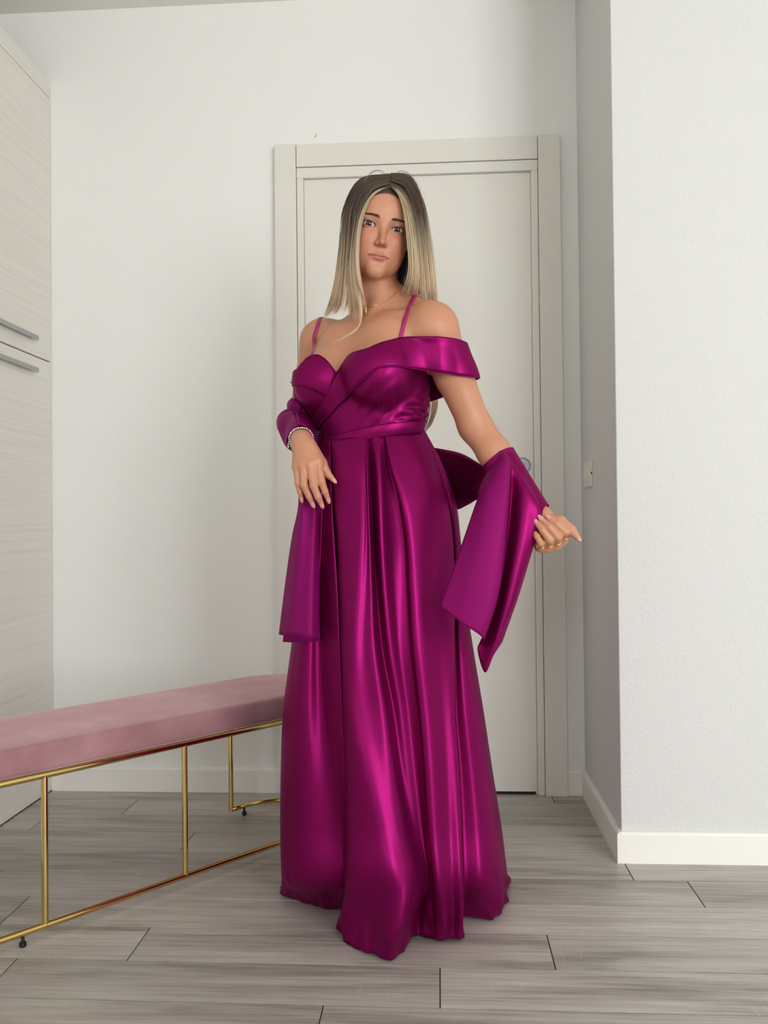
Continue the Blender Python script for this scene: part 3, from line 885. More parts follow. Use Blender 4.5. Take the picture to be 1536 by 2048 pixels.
GB = guides([
 [(777, 350, 2.01), (720, 380, 2.08), (702, 430, 2.09), (698, 500, 2.10), (700, 570, 2.12), (705, 640, 2.14), (715, 710, 2.145), (735, 770, 2.145), (760, 830, 2.14)],
 [(779, 349, 2.02), (750, 375, 2.10), (742, 430, 2.12), (740, 500, 2.125), (745, 570, 2.14), (755, 640, 2.15), (765, 710, 2.155), (785, 780, 2.15), (810, 848, 2.145)],
 [(781, 349, 2.02), (795, 375, 2.10), (800, 430, 2.12), (802, 500, 2.125), (806, 570, 2.14), (812, 640, 2.15), (818, 710, 2.155), (830, 785, 2.15), (838, 862, 2.14)],
 [(783, 350, 2.01), (825, 380, 2.08), (843, 430, 2.09), (850, 500, 2.10), (855, 570, 2.12), (858, 640, 2.14), (863, 710, 2.145), (870, 780, 2.14), (850, 862, 2.13)]])
skull = [p for p in head.pr if p['op'] == 'u'][:1] + head.pr[1:6]
body_u = torso.pr[:8] + up.pr + arm.pr + head.pr[:9]
for p in body_u[len(torso.pr[:8]):len(torso.pr[:8]) + 1]: pass
def smooth_push(Gd, off):
    sh = Gd.shape; P = push_out(Gd.reshape(-1, 3), body_u, off, 5).reshape(sh); return P
DARK = np.array(srgb(78, 62, 52)[:3]); BLON = np.array(srgb(236, 212, 178)[:3]); ASH = np.array(srgb(180, 148, 116)[:3]); GOLDB = np.array(srgb(232, 212, 176)[:3])
HV, HC = [], []
NP = 25
def strands(Gd, count, jit, face=0.0, rad=.00042, spread=.004, short=.32, dark=.3):
    Gd = smooth_push(Gd, .0055)
    Gs = np.stack([spline(g, 3) for g in Gd])              # guides, 25 points each
    m = len(Gs)
    nclump = max(6, count // 14)
    cu = np.sort(RNG.random(nclump)); co = RNG.normal(0, 1, (nclump, 3)); ct = RNG.normal(0, 1, nclump)
    out = []
    for k in range(count):
        c = RNG.integers(nclump)
        u = np.clip(cu[c] + RNG.normal(0, .35 / nclump), 0, 1) * (m - 1)
        i = min(int(u), m - 2); f = u - i
        P = Gs[i] * (1 - f) + Gs[i + 1] * f
        t = np.linspace(0, 1, NP)
        L = 1 - short * RNG.random() ** 1.3
        idx = t * L * (NP - 1); i0 = np.minimum(idx.astype(int), NP - 2); ff = (idx - i0)[:, None]
        P = P[i0] * (1 - ff) + P[i0 + 1] * ff
        grow = np.sin(np.minimum(t * 2.2, 1) * math.pi / 2)[:, None]
        P = P + co[c] * jit * grow * [1, 1, .15] + RNG.normal(0, 1, 3) * spread * .45 * grow * [1, 1, .1]
        P = P + (np.sin(t * (3 + 3 * RNG.random()) + 6 * RNG.random())[:, None] * RNG.normal(0, .0012, 3)) * t[:, None]
        edge = 1 - min(1, (u / (m - 1)) / .16) if face else 0
        bl = np.clip((t * L - dark - .12 * ct[c] * .5 - .06 * RNG.normal()) / .34, 0, 1)
        tone = RNG.random()
        tip = BLON * (1 - .45 * tone) + ASH * .45 * tone
        tip = tip * (1 + .10 * ct[c])
        cc = DARK * (.85 + .4 * RNG.random()) * (1 - bl[:, None]) + tip * bl[:, None]
        if edge > 0:
            e = (edge ** .7) * np.clip((t - .03) / .10, 0, 1)[:, None]
            cc = cc * (1 - e) + (GOLDB * (.6 + .5 * RNG.random()) if RNG.random() < .75 else ASH) * e
        out.append((P, cc, rad * (.7 + .6 * RNG.random())))
    return out
GN = guides([
 [(720, 440, 2.03), (712, 465, 2.035), (708, 490, 2.04), (706, 515, 2.045), (704, 540, 2.05), (702, 560, 2.055), (700, 580, 2.06), (698, 600, 2.065), (696, 620, 2.07)],
 [(770, 440, 2.06), (768, 465, 2.065), (766, 490, 2.07), (765, 515, 2.075), (765, 540, 2.08), (766, 560, 2.085), (768, 580, 2.09), (770, 600, 2.10), (772, 620, 2.105)],
 [(820, 440, 2.03), (826, 465, 2.03), (828, 490, 2.03), (828, 515, 2.03), (828, 540, 2.035), (828, 560, 2.045), (830, 580, 2.06), (832, 600, 2.08), (834, 620, 2.10)],
 [(815, 450, 1.99), (818, 470, 1.99), (820, 490, 1.99), (820, 515, 1.99), (818, 535, 1.995), (816, 555, 2.005), (815, 575, 2.02), (816, 595, 2.04), (818, 615, 2.06)]])
S_all = strands(GN, 750, .004, 0, short=.15, dark=.55) + strands(GL, 1250, .0022, 1) + strands(GR, 1250, .0022, 1) + strands(GB, 1000, .004, 0, short=.2)
lock = guides([
 [(858, 600, 2.12), (860, 640, 2.14), (862, 690, 2.145), (866, 740, 2.145), (871, 780, 2.14), (872, 808, 2.14), (868, 830, 2.135), (860, 850, 2.13), (847, 866, 2.13)],
 [(838, 600, 2.13), (840, 640, 2.15), (842, 690, 2.155), (845, 740, 2.15), (846, 780, 2.145), (847, 808, 2.14), (846, 830, 2.14), (843, 850, 2.135), (838, 868, 2.13)]])
S_all += strands(lock, 260, .0015, 0, .0004, .002, .3, -.4)
# the loose wisp across the collarbone
wz = guides([[(709, 500, 1.905), (711, 560, 1.91), (719, 612, 1.928), (722, 640, 1.925), (716, 655, 1.92), (705, 665, 1.92), (690, 676, 1.92), (672, 685, 1.925), (652, 692, 1.94)],
             [(714, 500, 1.90), (719, 560, 1.91), (726, 612, 1.93), (724, 636, 1.93), (720, 650, 1.925), (710, 662, 1.92), (697, 668, 1.92), (684, 674, 1.925), (668, 680, 1.935)]])
S_all += strands(wz, 26, .0006, 0, .00034, .0012, .3, -.6)
# flyaways at the parting
fz = guides([[(770, 352, 1.95), (760, 344, 1.95), (750, 343, 1.95), (740, 347, 1.95), (732, 355, 1.95), (726, 362, 1.95), (720, 372, 1.95), (715, 384, 1.95), (710, 396, 1.95)],
             [(788, 350, 1.95), (800, 344, 1.95), (812, 346, 1.95), (822, 354, 1.95), (830, 366, 1.95), (838, 380, 1.95), (845, 396, 1.95), (850, 412, 1.95), (855, 428, 1.95)]])
for gi in range(2): S_all += strands(np.stack([fz[gi], fz[gi] + [.002, 0, .004]]), 7, .002, 0, .00022, .003, .5, .5)
PP = np.stack([s_[0] for s_ in S_all]); CC_ = np.stack([s_[1] for s_ in S_all]); RR = np.array([s_[2] for s_ in S_all])
nS = len(PP)
flat = push_out(PP.reshape(-1, 3), body_u, .0016, 3).reshape(PP.shape)
PP = flat
T = np.gradient(PP, axis=1); T /= np.linalg.norm(T, axis=2, keepdims=True) + 1e-12
N1 = np.cross(T, np.array([.2, -1., .1])); N1 /= np.linalg.norm(N1, axis=2, keepdims=True) + 1e-12; N2 = np.cross(T, N1)
taper = np.interp(np.linspace(0, 1, NP), [0, .1, .75, 1], [.8, 1, 1, .25])
rr = RR[:, None] * taper[None]
ring = [PP + rr[..., None] * (math.cos(a) * N1 + math.sin(a) * N2) for a in (math.pi / 2, math.pi * 7 / 6, math.pi * 11 / 6)]
V = np.stack(ring, 2)                                       # strand, point, side
base_i = (np.arange(nS)[:, None, None] * NP * 3 + np.arange(NP - 1)[None, :, None] * 3 + np.arange(3)[None, None])
nxt = (np.arange(nS)[:, None, None] * NP * 3 + np.arange(NP - 1)[None, :, None] * 3 + (np.arange(3)[None, None] + 1) % 3)
Q = np.stack([base_i, nxt, nxt + 3, base_i + 3], -1).reshape(-1, 4)
me = fast_mesh('hair', V.reshape(-1, 3), Q)
Cv = np.repeat(CC_[:, :, None, :], 3, 2).reshape(-1, 3)
set_col(me, 'tint', np.concatenate([np.clip(Cv, 0, 1), np.ones((len(Cv), 1))], 1))
m, nt, b = new_mat('hair_strands'); M['hair'] = m
va = nt.nodes.new('ShaderNodeVertexColor'); va.layer_name = 'tint'; nt.links.new(va.outputs['Color'], b.inputs['Base Color'])
b.inputs['Roughness'].default_value = .38; b.inputs['Specular IOR Level'].default_value = .55
ho = wear('hair', me, m, label='long straight blonde hair with dark roots'); ho['kind'] = 'stuff'

# ================================================================== the gown
def satin(name, col, rough=.36, metal=.62):
    m, nt, b = new_mat(name)
    b.inputs['Base Color'].default_value = col
    b.inputs['Metallic'].default_value = metal
    b.inputs['Roughness'].default_value = rough
    b.inputs['Specular IOR Level'].default_value = .2; b.inputs['Specular Tint'].default_value = srgb(232, 165, 208)
    tc = nt.nodes.new('ShaderNodeTexCoord')
    n = nt.nodes.new('ShaderNodeTexNoise'); n.inputs['Scale'].default_value = 900; n.inputs['Detail'].default_value = 2
    n2 = nt.nodes.new('ShaderNodeTexNoise'); n2.inputs['Scale'].default_value = 9; n2.inputs['Detail'].default_value = 3
    mp = nt.nodes.new('ShaderNodeMapping'); mp.inputs['Scale'].default_value = (1, 1, .25)
    nt.links.new(tc.outputs['Object'], n.inputs['Vector']); nt.links.new(tc.outputs['Object'], mp.inputs['Vector']); nt.links.new(mp.outputs['Vector'], n2.inputs['Vector'])
    b1 = nt.nodes.new('ShaderNodeBump'); b1.inputs['Strength'].default_value = .10; b1.inputs['Distance'].default_value = .0005
    b2 = nt.nodes.new('ShaderNodeBump'); b2.inputs['Strength'].default_value = .20; b2.inputs['Distance'].default_value = .012
    nt.links.new(n.outputs['Fac'], b1.inputs['Height']); nt.links.new(n2.outputs['Fac'], b2.inputs['Height'])
    nt.links.new(b2.outputs['Normal'], b1.inputs['Normal']); nt.links.new(b1.outputs['Normal'], b.inputs['Normal'])
    return m
M['satin'] = satin('magenta_satin', srgb(128, 14, 84), .40, .68)
M['satin_matte'] = satin('magenta_satin_reverse', srgb(128, 14, 92), .55, .25)
M['strap'] = plain('magenta_strap', srgb(168, 22, 108), .4)
tor = torso.pr[:9]
def two_sided(o, t=.0016):
    md = o.modifiers.new('cloth', 'SOLIDIFY'); md.thickness = t; md.offset = 0
    return o

# ---- bodice: rays from the torso axis outward to the skin give a clean cloth grid
NT = 220
def radial(ang, z, prims, off):
    """ang, z arrays -> points just outside the torso"""
    cx = np.array([xc_at(zz) for zz in z])
    d = np.stack([np.cos(ang), np.sin(ang), np.zeros_like(ang)], 1)
    o = np.stack([cx, np.full_like(cx, YC), z], 1)
    r = np.full(len(ang), .34)
    for _ in range(40):
        v = fold(prims, o + d * r[:, None]) - off
        r = np.maximum(r - v * .8, .02)
    return o + d * r[:, None]
def ang_z(p): return math.atan2(p[1] - YC, p[0] - xc_at(p[2])), p[2]
neck_px = [(596, 742), (604, 728), (618, 717), (634, 715), (650, 722), (662, 735), (671, 745), (690, 728), (720, 706), (760, 690), (800, 679), (828, 676)]
nk = [ang_z(trace(x, y, tor, .004)) for x, y in neck_px]
nk = sorted([(a % (2 * math.pi), z) for a, z in nk])
na = np.array([a for a, z in nk]); nz = np.array([z for a, z in nk])
na = np.concatenate([[na[0] - 1.6], [na[0] - .35], na, [na[-1] + .35, na[-1] + 1.6]]); nz = np.concatenate([[1.245], [nz[0] - .02], nz, [nz[-1] - .02, 1.245]])
def ztop(a):
    a = np.asarray(a) % (2 * math.pi)
    a = np.where(a < na[0], a + 2 * math.pi, a)
    return np.interp(a, na, nz)
ang = np.linspace(0, 2 * math.pi, NT, endpoint=False)
zb = lambda a: 1.100 + .018 * np.cos(a)
NR = 64
Gd = np.zeros((NR, NT, 3))
for i in range(NR):
    t = i / (NR - 1)
    z = zb(ang) + (ztop(ang) - zb(ang)) * t
    P = radial(ang, z, tor, .0055)
    out = P - np.stack([np.array([xc_at(k) for k in z]), np.full(NT, YC), z], 1); out /= np.linalg.norm(out, axis=1, keepdims=True)
    a = np.arctan2(np.sin(ang), np.cos(ang))
    # gathers towards the side seam above the waist, and slanting pulls from the crossing
    side = np.exp(-((a + .15) / .75) ** 2) * np.exp(-((z - 1.145) / .042) ** 2)
    w = .0048 * np.sin((z + .045 * a) * 210 + 1.2 * np.sin(a * 3)) * side + .0028 * np.sin((z - .03 * a) * 330 + 2) * side
    frt = np.exp(-((a + 1.35) / .55) ** 2) * np.exp(-((z - 1.16) / .05) ** 2)
    w += .0026 * np.sin((z - .14 * (a + 1.35)) * 150) * frt
    Gd[i] = P + out * w[:, None]
me = grid_mesh('bodice', Gd, True)
bod = two_sided(wear('bodice', me, M['satin'], label='fitted wrap bodice of magenta satin'))
# seam over the bust
sp = np.array([trace(754 + (y - 735) * .03, y, tor, .0075) for y in np.linspace(738, 858, 26)])
wear('seam', tube_mesh('seam', sp, .0007, 6), M['satin_matte'])

# ---- waistband
WR = 10; zt = lambda a: 1.120 + .018 * np.cos(a)
Wg = np.zeros((WR, NT, 3))
for i in range(WR):
    t = i / (WR - 1); z = zt(ang) - (.030 - .004 * np.cos(ang)) * (1 - t)
    P = radial(ang, z, tor, .0085 + .0022 * math.sin(math.pi * t))
    Wg[i] = P
two_sided(wear('waistband', grid_mesh('waistband', Wg, True), M['satin']), .002)

# ---- wide folded band: from the crossing up over the bust and round the arm
def strip(name, top, bot, prims, off, nspan=10, rows=9, bulge=.004, mat=None, fold_n=0, label=None, ridges=0.0):
    A = spline(np.array([at(*p) for p in top]), nspan); B_ = spline(np.array([at(*p) for p in bot]), nspan)
    G_ = []
    for i in range(rows):
        t = i / (rows - 1)
        P = A * (1 - t) + B_ * t
        P = P + np.array([0, -1, 0.1]) * (bulge * math.sin(math.pi * t) + ridges * math.sin(t * math.pi * 3))
        G_.append(P)
    G_ = np.array(G_); sh = G_.shape
    G_ = push_out(G_.reshape(-1, 3), prims, off, 8).reshape(sh)
    for _ in range(2):
        G_[1:-1] = .25 * G_[:-2] + .5 * G_[1:-1] + .25 * G_[2:]; G_[:, 1:-1] = .25 * G_[:, :-2] + .5 * G_[:, 1:-1] + .25 * G_[:, 2:]
    o = two_sided(wear(name, grid_mesh(name, G_), mat or M['satin'], label=label), .0035)
    return o, G_
cov = tor + arm.pr + up.pr
cov = [dict(p) for p in cov]
def yt(x, y, off=.006): return float(trace(x, y, cov, off)[1])
def T3(pts, off=.006): return [(x, y, yt(x, y, off)) if len(p) == 2 else p for p in pts for x, y in [p[:2]]]
# right cup goes under, so it is laid first
strip('bust_panel', T3([(586, 764), (597, 740), (612, 721), (634, 713), (652, 722), (671, 744)]), T3([(590, 800), (602, 812), (612, 826), (622, 840), (630, 852), (640, 862)]), cov, .0075, bulge=.003, rows=12)
strip('neckline_band', T3([(584, 766), (598, 739), (614, 720), (634, 712), (652, 721), (670, 742)]), T3([(588, 772), (603, 772), (617, 776), (632, 782), (645, 788), (654, 792)]), cov, .0105, bulge=.004, rows=8)
top = T3([(622, 842), (640, 812), (662, 768), (690, 727), (730, 701), (770, 686), (805, 676)]) + [(845, 671, 1.885), (880, 672, 1.882), (908, 678, 1.90), (924, 690, 1.935), (918, 694, 1.99), (890, 700, 2.03), (862, 715, 2.06)]
bot = T3([(630, 862), (655, 835), (690, 799), (722, 765), (752, 738), (775, 733), (810, 735)]) + [(850, 741, 1.885), (885, 746, 1.885), (916, 751, 1.905), (939, 758, 1.945), (928, 770, 1.995), (896, 790, 2.04), (858, 803, 2.07)]
band, BG = strip('shoulder_band', top, bot, cov, .0095, bulge=.005, rows=12, label='wide folded satin band running over the bust and off the shoulder', ridges=.0006)
e1 = BG[-1] + np.array([0, -.002, -.0005])
wear('band_edge', tube_mesh('band_edge', e1, .0011, 6), M['satin_matte'])

# ---- straps
def ribbon(name, P, w, mat, out, thick=.0014):
    P = np.array(P); T = np.gradient(P, axis=0); T /= np.linalg.norm(T, axis=1, keepdims=True)
    S_ = np.cross(T, out); S_ /= np.linalg.norm(S_, axis=1, keepdims=True)
    G_ = np.stack([P - S_ * w / 2, P, P + S_ * w / 2], 1)
    o = wear(name, grid_mesh(name, G_), mat)
    md = o.modifiers.new('thick', 'SOLIDIFY'); md.thickness = thick; md.offset = 0
    return o
full = [dict(p) for p in torso.pr[:9] + up.pr + arm.pr]
def strap(front, back):
    P = [trace(x, y, full, .002) for x, y in front] + [push_out(np.array([at(*b_)]), full, .002)[0] for b_ in back]
    P = spline(np.array(P), 6)
    for _ in range(6):
        P = push_out(P, full, .002); P[1:-1] = .25 * P[:-2] + .5 * P[1:-1] + .25 * P[2:]
    e = 1e-3
    g = np.stack([fold(full, P + np.eye(3)[i] * e) - fold(full, P - np.eye(3)[i] * e) for i in range(3)], 1); g /= np.linalg.norm(g, axis=1, keepdims=True)
    return ribbon('shoulder_strap', P, .0088, M['strap'], g)
strap([(799, 684), (803, 668), (807, 650), (812, 630), (817, 615), (823, 604)], [(830, 598, 2.0), (838, 604, 2.05), (840, 640, 2.10), (836, 690, 2.125)])
strap([(620, 722), (624, 704), (628, 684), (632, 662), (637, 648)], [(644, 640, 2.12), (652, 645, 2.15), (664, 680, 2.17), (680, 720, 2.16)])

# ---- jewellery
npx = [(706, 590), (712, 602), (721, 610), (731, 614), (745, 613), (762, 606), (775, 600), (786, 592), (794, 584)]
NP_ = np.array([trace(x, y, body_pr[:len(torso.pr + up.pr)], .0012) for x, y in npx]); NPs = spline(NP_, 14)
neck_o = wear('necklace', tube_mesh('necklace', NPs, .00055, 6), M['thin_gold'], label='fine gold chain with a small cross')
def bar(p, q_, r): return tube_mesh('pendant', [p, q_], r, 8)
c0 = trace(732, 621, body_pr[:len(torso.pr + up.pr)], .002)
ux, uz = np.array([.94, -.05, .05]), np.array([.08, -.12, 1.0])
bm = bmesh.new()
for a, b_ in ((c0 + uz * .0075, c0 - uz * .0085), (c0 - ux * .0052 + uz * .0022, c0 + ux * .0052 + uz * .0022)):
    bm.from_mesh(bar(a, b_, .0008))
me = bpy.data.meshes.new('cross_pendant'); bm.to_mesh(me); bm.free()
o = link('cross_pendant', me, M['thin_gold'], neck_o); 
# bracelet: little links round her right wrist
wd = WRR - ELR; wd /= np.linalg.norm(wd)
wc = lerp(ELR, WRR, .965); a = np.cross(wd, UPV); a /= np.linalg.norm(a); b_ = np.cross(wd, a)
bm = bmesh.new()
for i in range(34):
    t = 2 * math.pi * i / 34
    p = wc + .0268 * (math.cos(t) * a + math.sin(t) * b_) + wd * (.0025 * math.sin(3 * t))
    mt = Matrix.Translation(Vector(p)) @ Matrix.Scale(.0026 + .0007 * (i % 2), 4)
    bmesh.ops.create_icosphere(bm, subdivisions=1, radius=1.0, matrix=mt)
me = bpy.data.meshes.new('bracelet'); bm.to_mesh(me); bm.free()
br = wear('bracelet', me, M['silver'], label='silver link bracelet')
dz = min((v.co for v in me.vertices), key=lambda c: c.x); dz = np.array(dz) - UPV * .012
link('charm', tube_mesh('charm', [dz + UPV * .011, dz + UPV * .004, dz], [.0008, .0014, .0018], 8), M['silver'], br)

# ---- skirt: long folds, each a line from waist to hem
ROWS_ = [(866, 741, 101, 2.02, .100), (930, 752, 126, 2.02, .125), (1000, 764, 146, 2.03, .150), (1080, 765, 156, 2.04, .168), (1180, 764, 167, 2.05, .184),
         (1300, 764, 183, 2.06, .20), (1420, 766, 201, 2.075, .215), (1540, 772, 212, 2.085, .23), (1660, 780, 222, 2.095, .245), (1760, 788, 228, 2.10, .26)]
# fold lines: pixel columns at the rows above, hem point on the floor, offset towards the viewer (cm) at waist, thigh, knee, hem
FOLDS = [
 ([641, 632, 622, 611, 598, 582, 567, 562, 561, 564], (567, 1787), (0, 0, 0, 0)),
 ([643, 637, 630, 621, 610, 598, 586, 581, 581, 584], (588, 1800), (0, .6, 1.0, .4)),
 ([646, 643, 638, 632, 624, 617, 612, 612, 614, 618], (620, 1808), (0, .4, .2, -1.0)),
 ([649, 650, 648, 645, 642, 640, 643, 652, 664, 674], (655, 1818), (-.4, -2.2, -4.0, -5.0)),
 ([655, 657, 659, 661, 663, 665, 667, 675, 683, 689], (684, 1822), (0, .2, -2.6, -6.0)),
 ([659, 661, 663, 668, 674, 679, 683, 688, 690, 691], (687, 1830), (.5, .7, -1.2, -5.0)),
 ([662, 664, 666, 671, 677, 682, 686, 690, 692, 692], (688, 1838), (-1.0, -2.0, -1.6, -3.4)),
 ([668, 671, 674, 680, 684, 687, 690, 696, 700, 700], (673, 1866), (.4, .8, 1.6, 3.0)),
 ([700, 712, 718, 718, 712, 706, 704, 726, 752, 768], (722, 1902), (.6, 2.0, 3.4, 5.5)),
 ([728, 730, 732, 734, 732, 728, 740, 762, 790, 810], (766, 1921), (.4, 1.2, 2.4, 5.0)),
 ([733, 735, 737, 740, 744, 750, 768, 786, 808, 830], (800, 1908), (.7, 1.5, 2.0, 2.6)),
 ([736, 738, 742, 747, 753, 764, 785, 800, 821, 842], (812, 1898), (-1.4, -2.6, -1.6, .0)),
 ([750, 756, 759, 762, 768, 780, 800, 815, 834, 852], (832, 1870), (.6, .8, -1.2, -1.8)),
 ([764, 769, 777, 784, 790, 800, 818, 832, 846, 858], (846, 1872), (-.6, -1.8, -1.8, -1.6)),
 ([767, 779, 797, 809, 814, 821, 835, 846, 855, 866], (868, 1880), (-1.0, -2.2, -.4, .6)),
 ([770, 783, 803, 816, 822, 829, 842, 852, 860, 870], (874, 1882), (.8, 1.0, 1.2, 1.6)),
 ([778, 800, 824, 834, 840, 846, 858, 866, 872, 880], (890, 1884), (.6, 1.4, 1.8, 2.2)),
 ([808, 842, 862, 868, 872, 876, 884, 892, 898, 904], (908, 1882), (.3, .4, 1.0, 1.8)),
 ([836, 870, 891, 903, 906, 907, 908, 916, 921, 924], (922, 1880), (-.2, .4, 1.4, 3.0)),
 ([839, 873, 895, 905, 908, 910, 910, 918, 923, 926], (924, 1842), (-1.4, -2.4, -3.4, -3.5)),
 ([841, 877, 900, 910, 915, 920, 930, 945, 957, 964], (958, 1838), (-.6, -.8, -.6, .4)),
 ([842, 881, 906, 916, 923, 934, 951, 970, 985, 995], (991, 1838), (.2, .4, 1.2, 1.8)),
 ([843, 883, 908, 919, 926, 941, 960, 978, 995, 1007], (1006, 1818), (0, 0, 0, 0)),
 ([843, 884, 910, 920, 928, 946, 966, 984, 1003, 1015], (1016, 1752), (-2.0, -3, -5.0, -6.0))]
def row_off(o, i): return float(np.interp(i, [0, 1, 3, 6, 9], (o[0] * .25, o[0] * 1.3, o[1], o[2], o[3]))) * .01
net = []
for i, (py, xc, a_, yc, bb_) in enumerate(ROWS_):
    row = []
    for cols, hem, off in FOLDS:
        px_ = cols[i]; u = min(abs(px_ - xc) / a_, 1)
        Y = yc - bb_ * math.sqrt(1 - u * u) - row_off(off, i)
        row.append(at(px_, py if i else 884 - (px_ - 640) * .155, Y))
    nb_ = 9
    for k in range(1, nb_):
        ph = math.pi * k / nb_
        wv = 1 + (.05 + .004 * i) * (1 if k % 2 else -1)
        row.append(at(xc + (a_ - 4) * math.cos(ph), py, yc + .03 + bb_ * 1.02 * math.sin(ph) * wv))
    net.append(row)
row = []
for cols, hem, off in FOLDS: row.append(on_z(hem[0], hem[1], .004))
pxy = at(790, 1760, 2.10)
for k in range(1, 9):
    ph = math.pi * k / 9; wv = 1 + .09 * (1 if k % 2 else -1)
    row.append(np.array([pxy[0] + .275 * math.cos(ph), 2.15 + .26 * math.sin(ph) * wv, .004]))
net.append(row)
BRK = [.3, -.6, .8, -.5, 0, -.8, -.6, .8, -1.4, 2.2, 1.0, .4, -1.0, .4, -.4, .2, .9, -.4, .8, -.8, .6, .8, .4, 0]
last, hemr = net[-1], net[-1]
hemr = net.pop(); last = net[-1]
mid_ = []
for k, (a, c) in enumerate(zip(last, hemr)):
    p = a * .42 + c * .58
    o_ = BRK[k] if k < len(FOLDS) else 0
    mid_.append(p + np.array([.004 * o_, -.012 * o_, .004 * abs(o_)]))
net.append(mid_); net.append(hemr)
net = np.array(net)
# the last row above the floor: let the hem break a little before it lies down
SK = loft(net, 9, 9, True)
SK[..., 2] = np.maximum(SK[..., 2], .0035)
# small ripples where the hem pools on the floor
h_ = SK[..., 2]
ctr = np.array([pxy[0], 2.12, 0])
outw = (SK - ctr) * [1, 1, 0]; outw /= np.linalg.norm(outw, axis=2, keepdims=True) + 1e-9
arc = np.cumsum(np.linalg.norm(np.diff(SK[-3], axis=0, prepend=SK[-3][:1]), axis=1))[None]
amp = np.clip(1 - h_ / .14, 0, 1) ** 1.6
rip = .5 * np.sin(arc * 95 + h_ * 40) + .6 * np.sin(arc * 51 + 1.7 - h_ * 55) + .35 * np.sin(arc * 170 + h_ * 90)
SK = SK + outw * (rip * amp * .0075)[..., None]
SK[..., 2] += (amp * (1 - np.clip(1 - h_ / .02, 0, 1)) * .004 * np.sin(arc * 60 + 1))
SK[-1, :, 2] = .004 + .0035 * (1 + np.sin(arc[0] * 47)) * .8
SK[..., 2] = np.maximum(SK[..., 2], .003)
sk = wear('skirt', grid_mesh('skirt', SK, True), M['satin'], label='floor-length pleated magenta satin skirt')
two_sided(sk, .0018)
hm = SK[-4] * .5 + SK[-3] * .5
# ---- shawl
shp = []
def patch(rows, nu=8, nv=8): return loft(np.array([[at(*p) for p in r] for r in rows]), nu, nv)
# tail over the left forearm
fa = [dict(p) for p in arm.pr[:5]] + [dict(p) for p in hand.pr[:4]]
tail = [
 [(955, 990, 1.985), (972, 965, 1.985), (990, 945, 1.98), (1015, 960, 1.97), (1040, 990, 1.955), (1062, 1030, 1.945), (1076, 1052, 1.935)],
 [(962, 968, 1.955), (978, 938, 1.95), (1003, 910, 1.945), (1028, 928, 1.935), (1052, 962, 1.92), (1072, 996, 1.91), (1084, 1024, 1.90)],
 [(966, 970, 1.905), (984, 945, 1.895), (1010, 912, 1.89), (1028, 940, 1.89), (1052, 972, 1.875), (1073, 1004, 1.87), (1084, 1030, 1.872)],
 [(950, 1012, 1.88), (978, 988, 1.862), (1016, 962, 1.868), (1024, 985, 1.892), (1046, 1012, 1.862), (1068, 1038, 1.862), (1080, 1058, 1.870)],
 [(925, 1085, 1.865), (966, 1074, 1.842), (1010, 1055, 1.850), (1014, 1078, 1.888), (1036, 1085, 1.855), (1055, 1095, 1.858), (1066, 1096, 1.872)],
 [(902, 1150, 1.855), (948, 1158, 1.832), (998, 1160, 1.840), (998, 1184, 1.885), (1014, 1195, 1.855), (1030, 1194, 1.860), (1040, 1182, 1.878)],
 [(890, 1182, 1.852), (936, 1204, 1.830), (984, 1222, 1.838), (980, 1242, 1.885), (994, 1268, 1.858), (1008, 1252, 1.862), (1022, 1234, 1.880)],
 [(880, 1211, 1.850), (922, 1245, 1.830), (966, 1277, 1.838), (955, 1298, 1.885), (970, 1345, 1.862), (986, 1312, 1.864), (1004, 1284, 1.882)]]
G1 = patch(tail)
sh1 = push_out(G1.reshape(-1, 3), fa, .004, 6).reshape(G1.shape)
def multi(name, grids):
    V, F, n0 = [], [], 0
    for g in grids:
        R_, C_ = g.shape[:2]; V.append(g.reshape(-1, 3))
        for i in range(R_ - 1):
            for j in range(C_ - 1): F.append((n0 + i * C_ + j, n0 + i * C_ + j + 1, n0 + (i + 1) * C_ + j + 1, n0 + (i + 1) * C_ + j))
        n0 += R_ * C_
    return mesh(name, np.concatenate(V), F)
# behind the back, from the right elbow to the left forearm
Gb = patch([
 [(598, 835, 2.19), (640, 850, 2.20), (700, 868, 2.21), (760, 880, 2.22), (820, 888, 2.22), (872, 896, 2.20), (920, 906, 2.13), (955, 925, 2.03), (985, 945, 1.99)],
 [(590, 870, 2.20), (640, 890, 2.215), (700, 905, 2.225), (760, 918, 2.235), (820, 926, 2.235), (878, 938, 2.20), (925, 948, 2.12), (958, 958, 2.035), (980, 968, 1.995)],
 [(592, 900, 2.19), (640, 920, 2.21), (700, 940, 2.22), (760, 955, 2.23), (820, 968, 2.23), (888, 985, 2.19), (930, 985, 2.11), (955, 985, 2.03), (970, 990, 2.0)],
 [(600, 925, 2.18), (640, 945, 2.20), (700, 965, 2.21), (760, 985, 2.22), (830, 1005, 2.215), (903, 1020, 2.17), (935, 1010, 2.10), (952, 1000, 2.03), (962, 1002, 2.005)]], 6, 8)
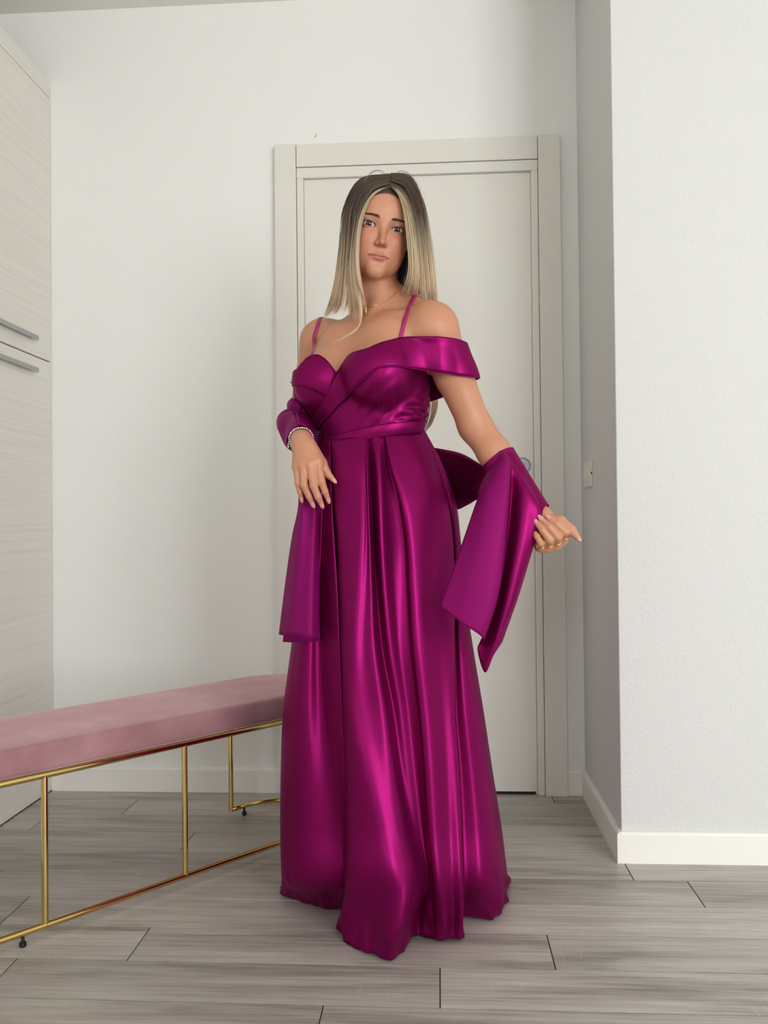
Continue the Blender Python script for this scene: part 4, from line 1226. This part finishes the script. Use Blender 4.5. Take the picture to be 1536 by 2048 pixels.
# wrapped round the right forearm
ring_rows = []
ax0, ax1 = lerp(SHR, ELR, .72), lerp(ELR, WRR, .90)
path = spline(np.array([ax0, lerp(SHR, ELR, .9), ELR + np.array([-.004, -.03, -.01]), lerp(ELR, WRR, .45), ax1]), 10)
Tn = np.gradient(path, axis=0); Tn /= np.linalg.norm(Tn, axis=1, keepdims=True)
Gw = []
for i, p in enumerate(path):
    s_ = i / (len(path) - 1)
    n1_ = np.cross(Tn[i], [1, 0, 0.2]); n1_ /= np.linalg.norm(n1_); n2_ = np.cross(Tn[i], n1_)
    R0 = .0375 + .007 * math.sin(s_ * math.pi) + .0045 * math.sin(s_ * 21) - .012 * max(0, s_ - .85) / .15
    Gw.append([p + (R0 + .004 * math.sin(3 * t + 9 * s_)) * (math.cos(t) * n1_ + math.sin(t) * n2_) - UPV * .010 * max(0, -math.sin(t)) for t in np.linspace(0, 2 * math.pi, 41)])
Gw = np.array(Gw)
# tail hanging below the right hand
Gt = patch([
 [(596, 935, 1.955), (606, 945, 1.94), (618, 950, 1.935), (630, 950, 1.94), (640, 945, 1.955)],
 [(597, 1010, 1.95), (606, 1012, 1.93), (618, 1012, 1.935), (630, 1012, 1.925), (639, 1010, 1.945)],
 [(584, 1075, 1.955), (598, 1078, 1.92), (614, 1078, 1.915), (628, 1078, 1.912), (637, 1075, 1.935)],
 [(571, 1165, 1.965), (588, 1168, 1.92), (606, 1168, 1.908), (624, 1168, 1.902), (639, 1165, 1.925)],
 [(558, 1269, 1.97), (578, 1273, 1.925), (600, 1277, 1.905), (620, 1280, 1.895), (637, 1281, 1.915)]], 8, 8)
Gt2 = patch([
 [(600, 1010, 1.965), (612, 1012, 1.96), (628, 1012, 1.96), (640, 1010, 1.965)],
 [(588, 1110, 1.97), (604, 1112, 1.955), (622, 1112, 1.945), (638, 1110, 1.955)],
 [(575, 1200, 1.975), (594, 1202, 1.955), (616, 1202, 1.945), (639, 1200, 1.95)],
 [(566, 1284, 1.98), (590, 1285, 1.955), (612, 1285, 1.94), (640, 1282, 1.94)]], 8, 8)
shawl = wear('shawl', multi('shawl', [sh1, Gb, Gw, Gt, Gt2]), M['satin'], label='magenta satin shawl draped over both forearms')
shawl.data.materials.append(M['satin_matte'])
mi = []
for n_, g in enumerate([sh1, Gb, Gw, Gt, Gt2]):
    for i in range(g.shape[0] - 1):
        for j in range(g.shape[1] - 1): mi.append(1 if n_ in (2, 3, 4) or (n_ == 0 and j < 18) else 0)
shawl.data.polygons.foreach_set('material_index', mi)
two_sided(shawl, .0016)
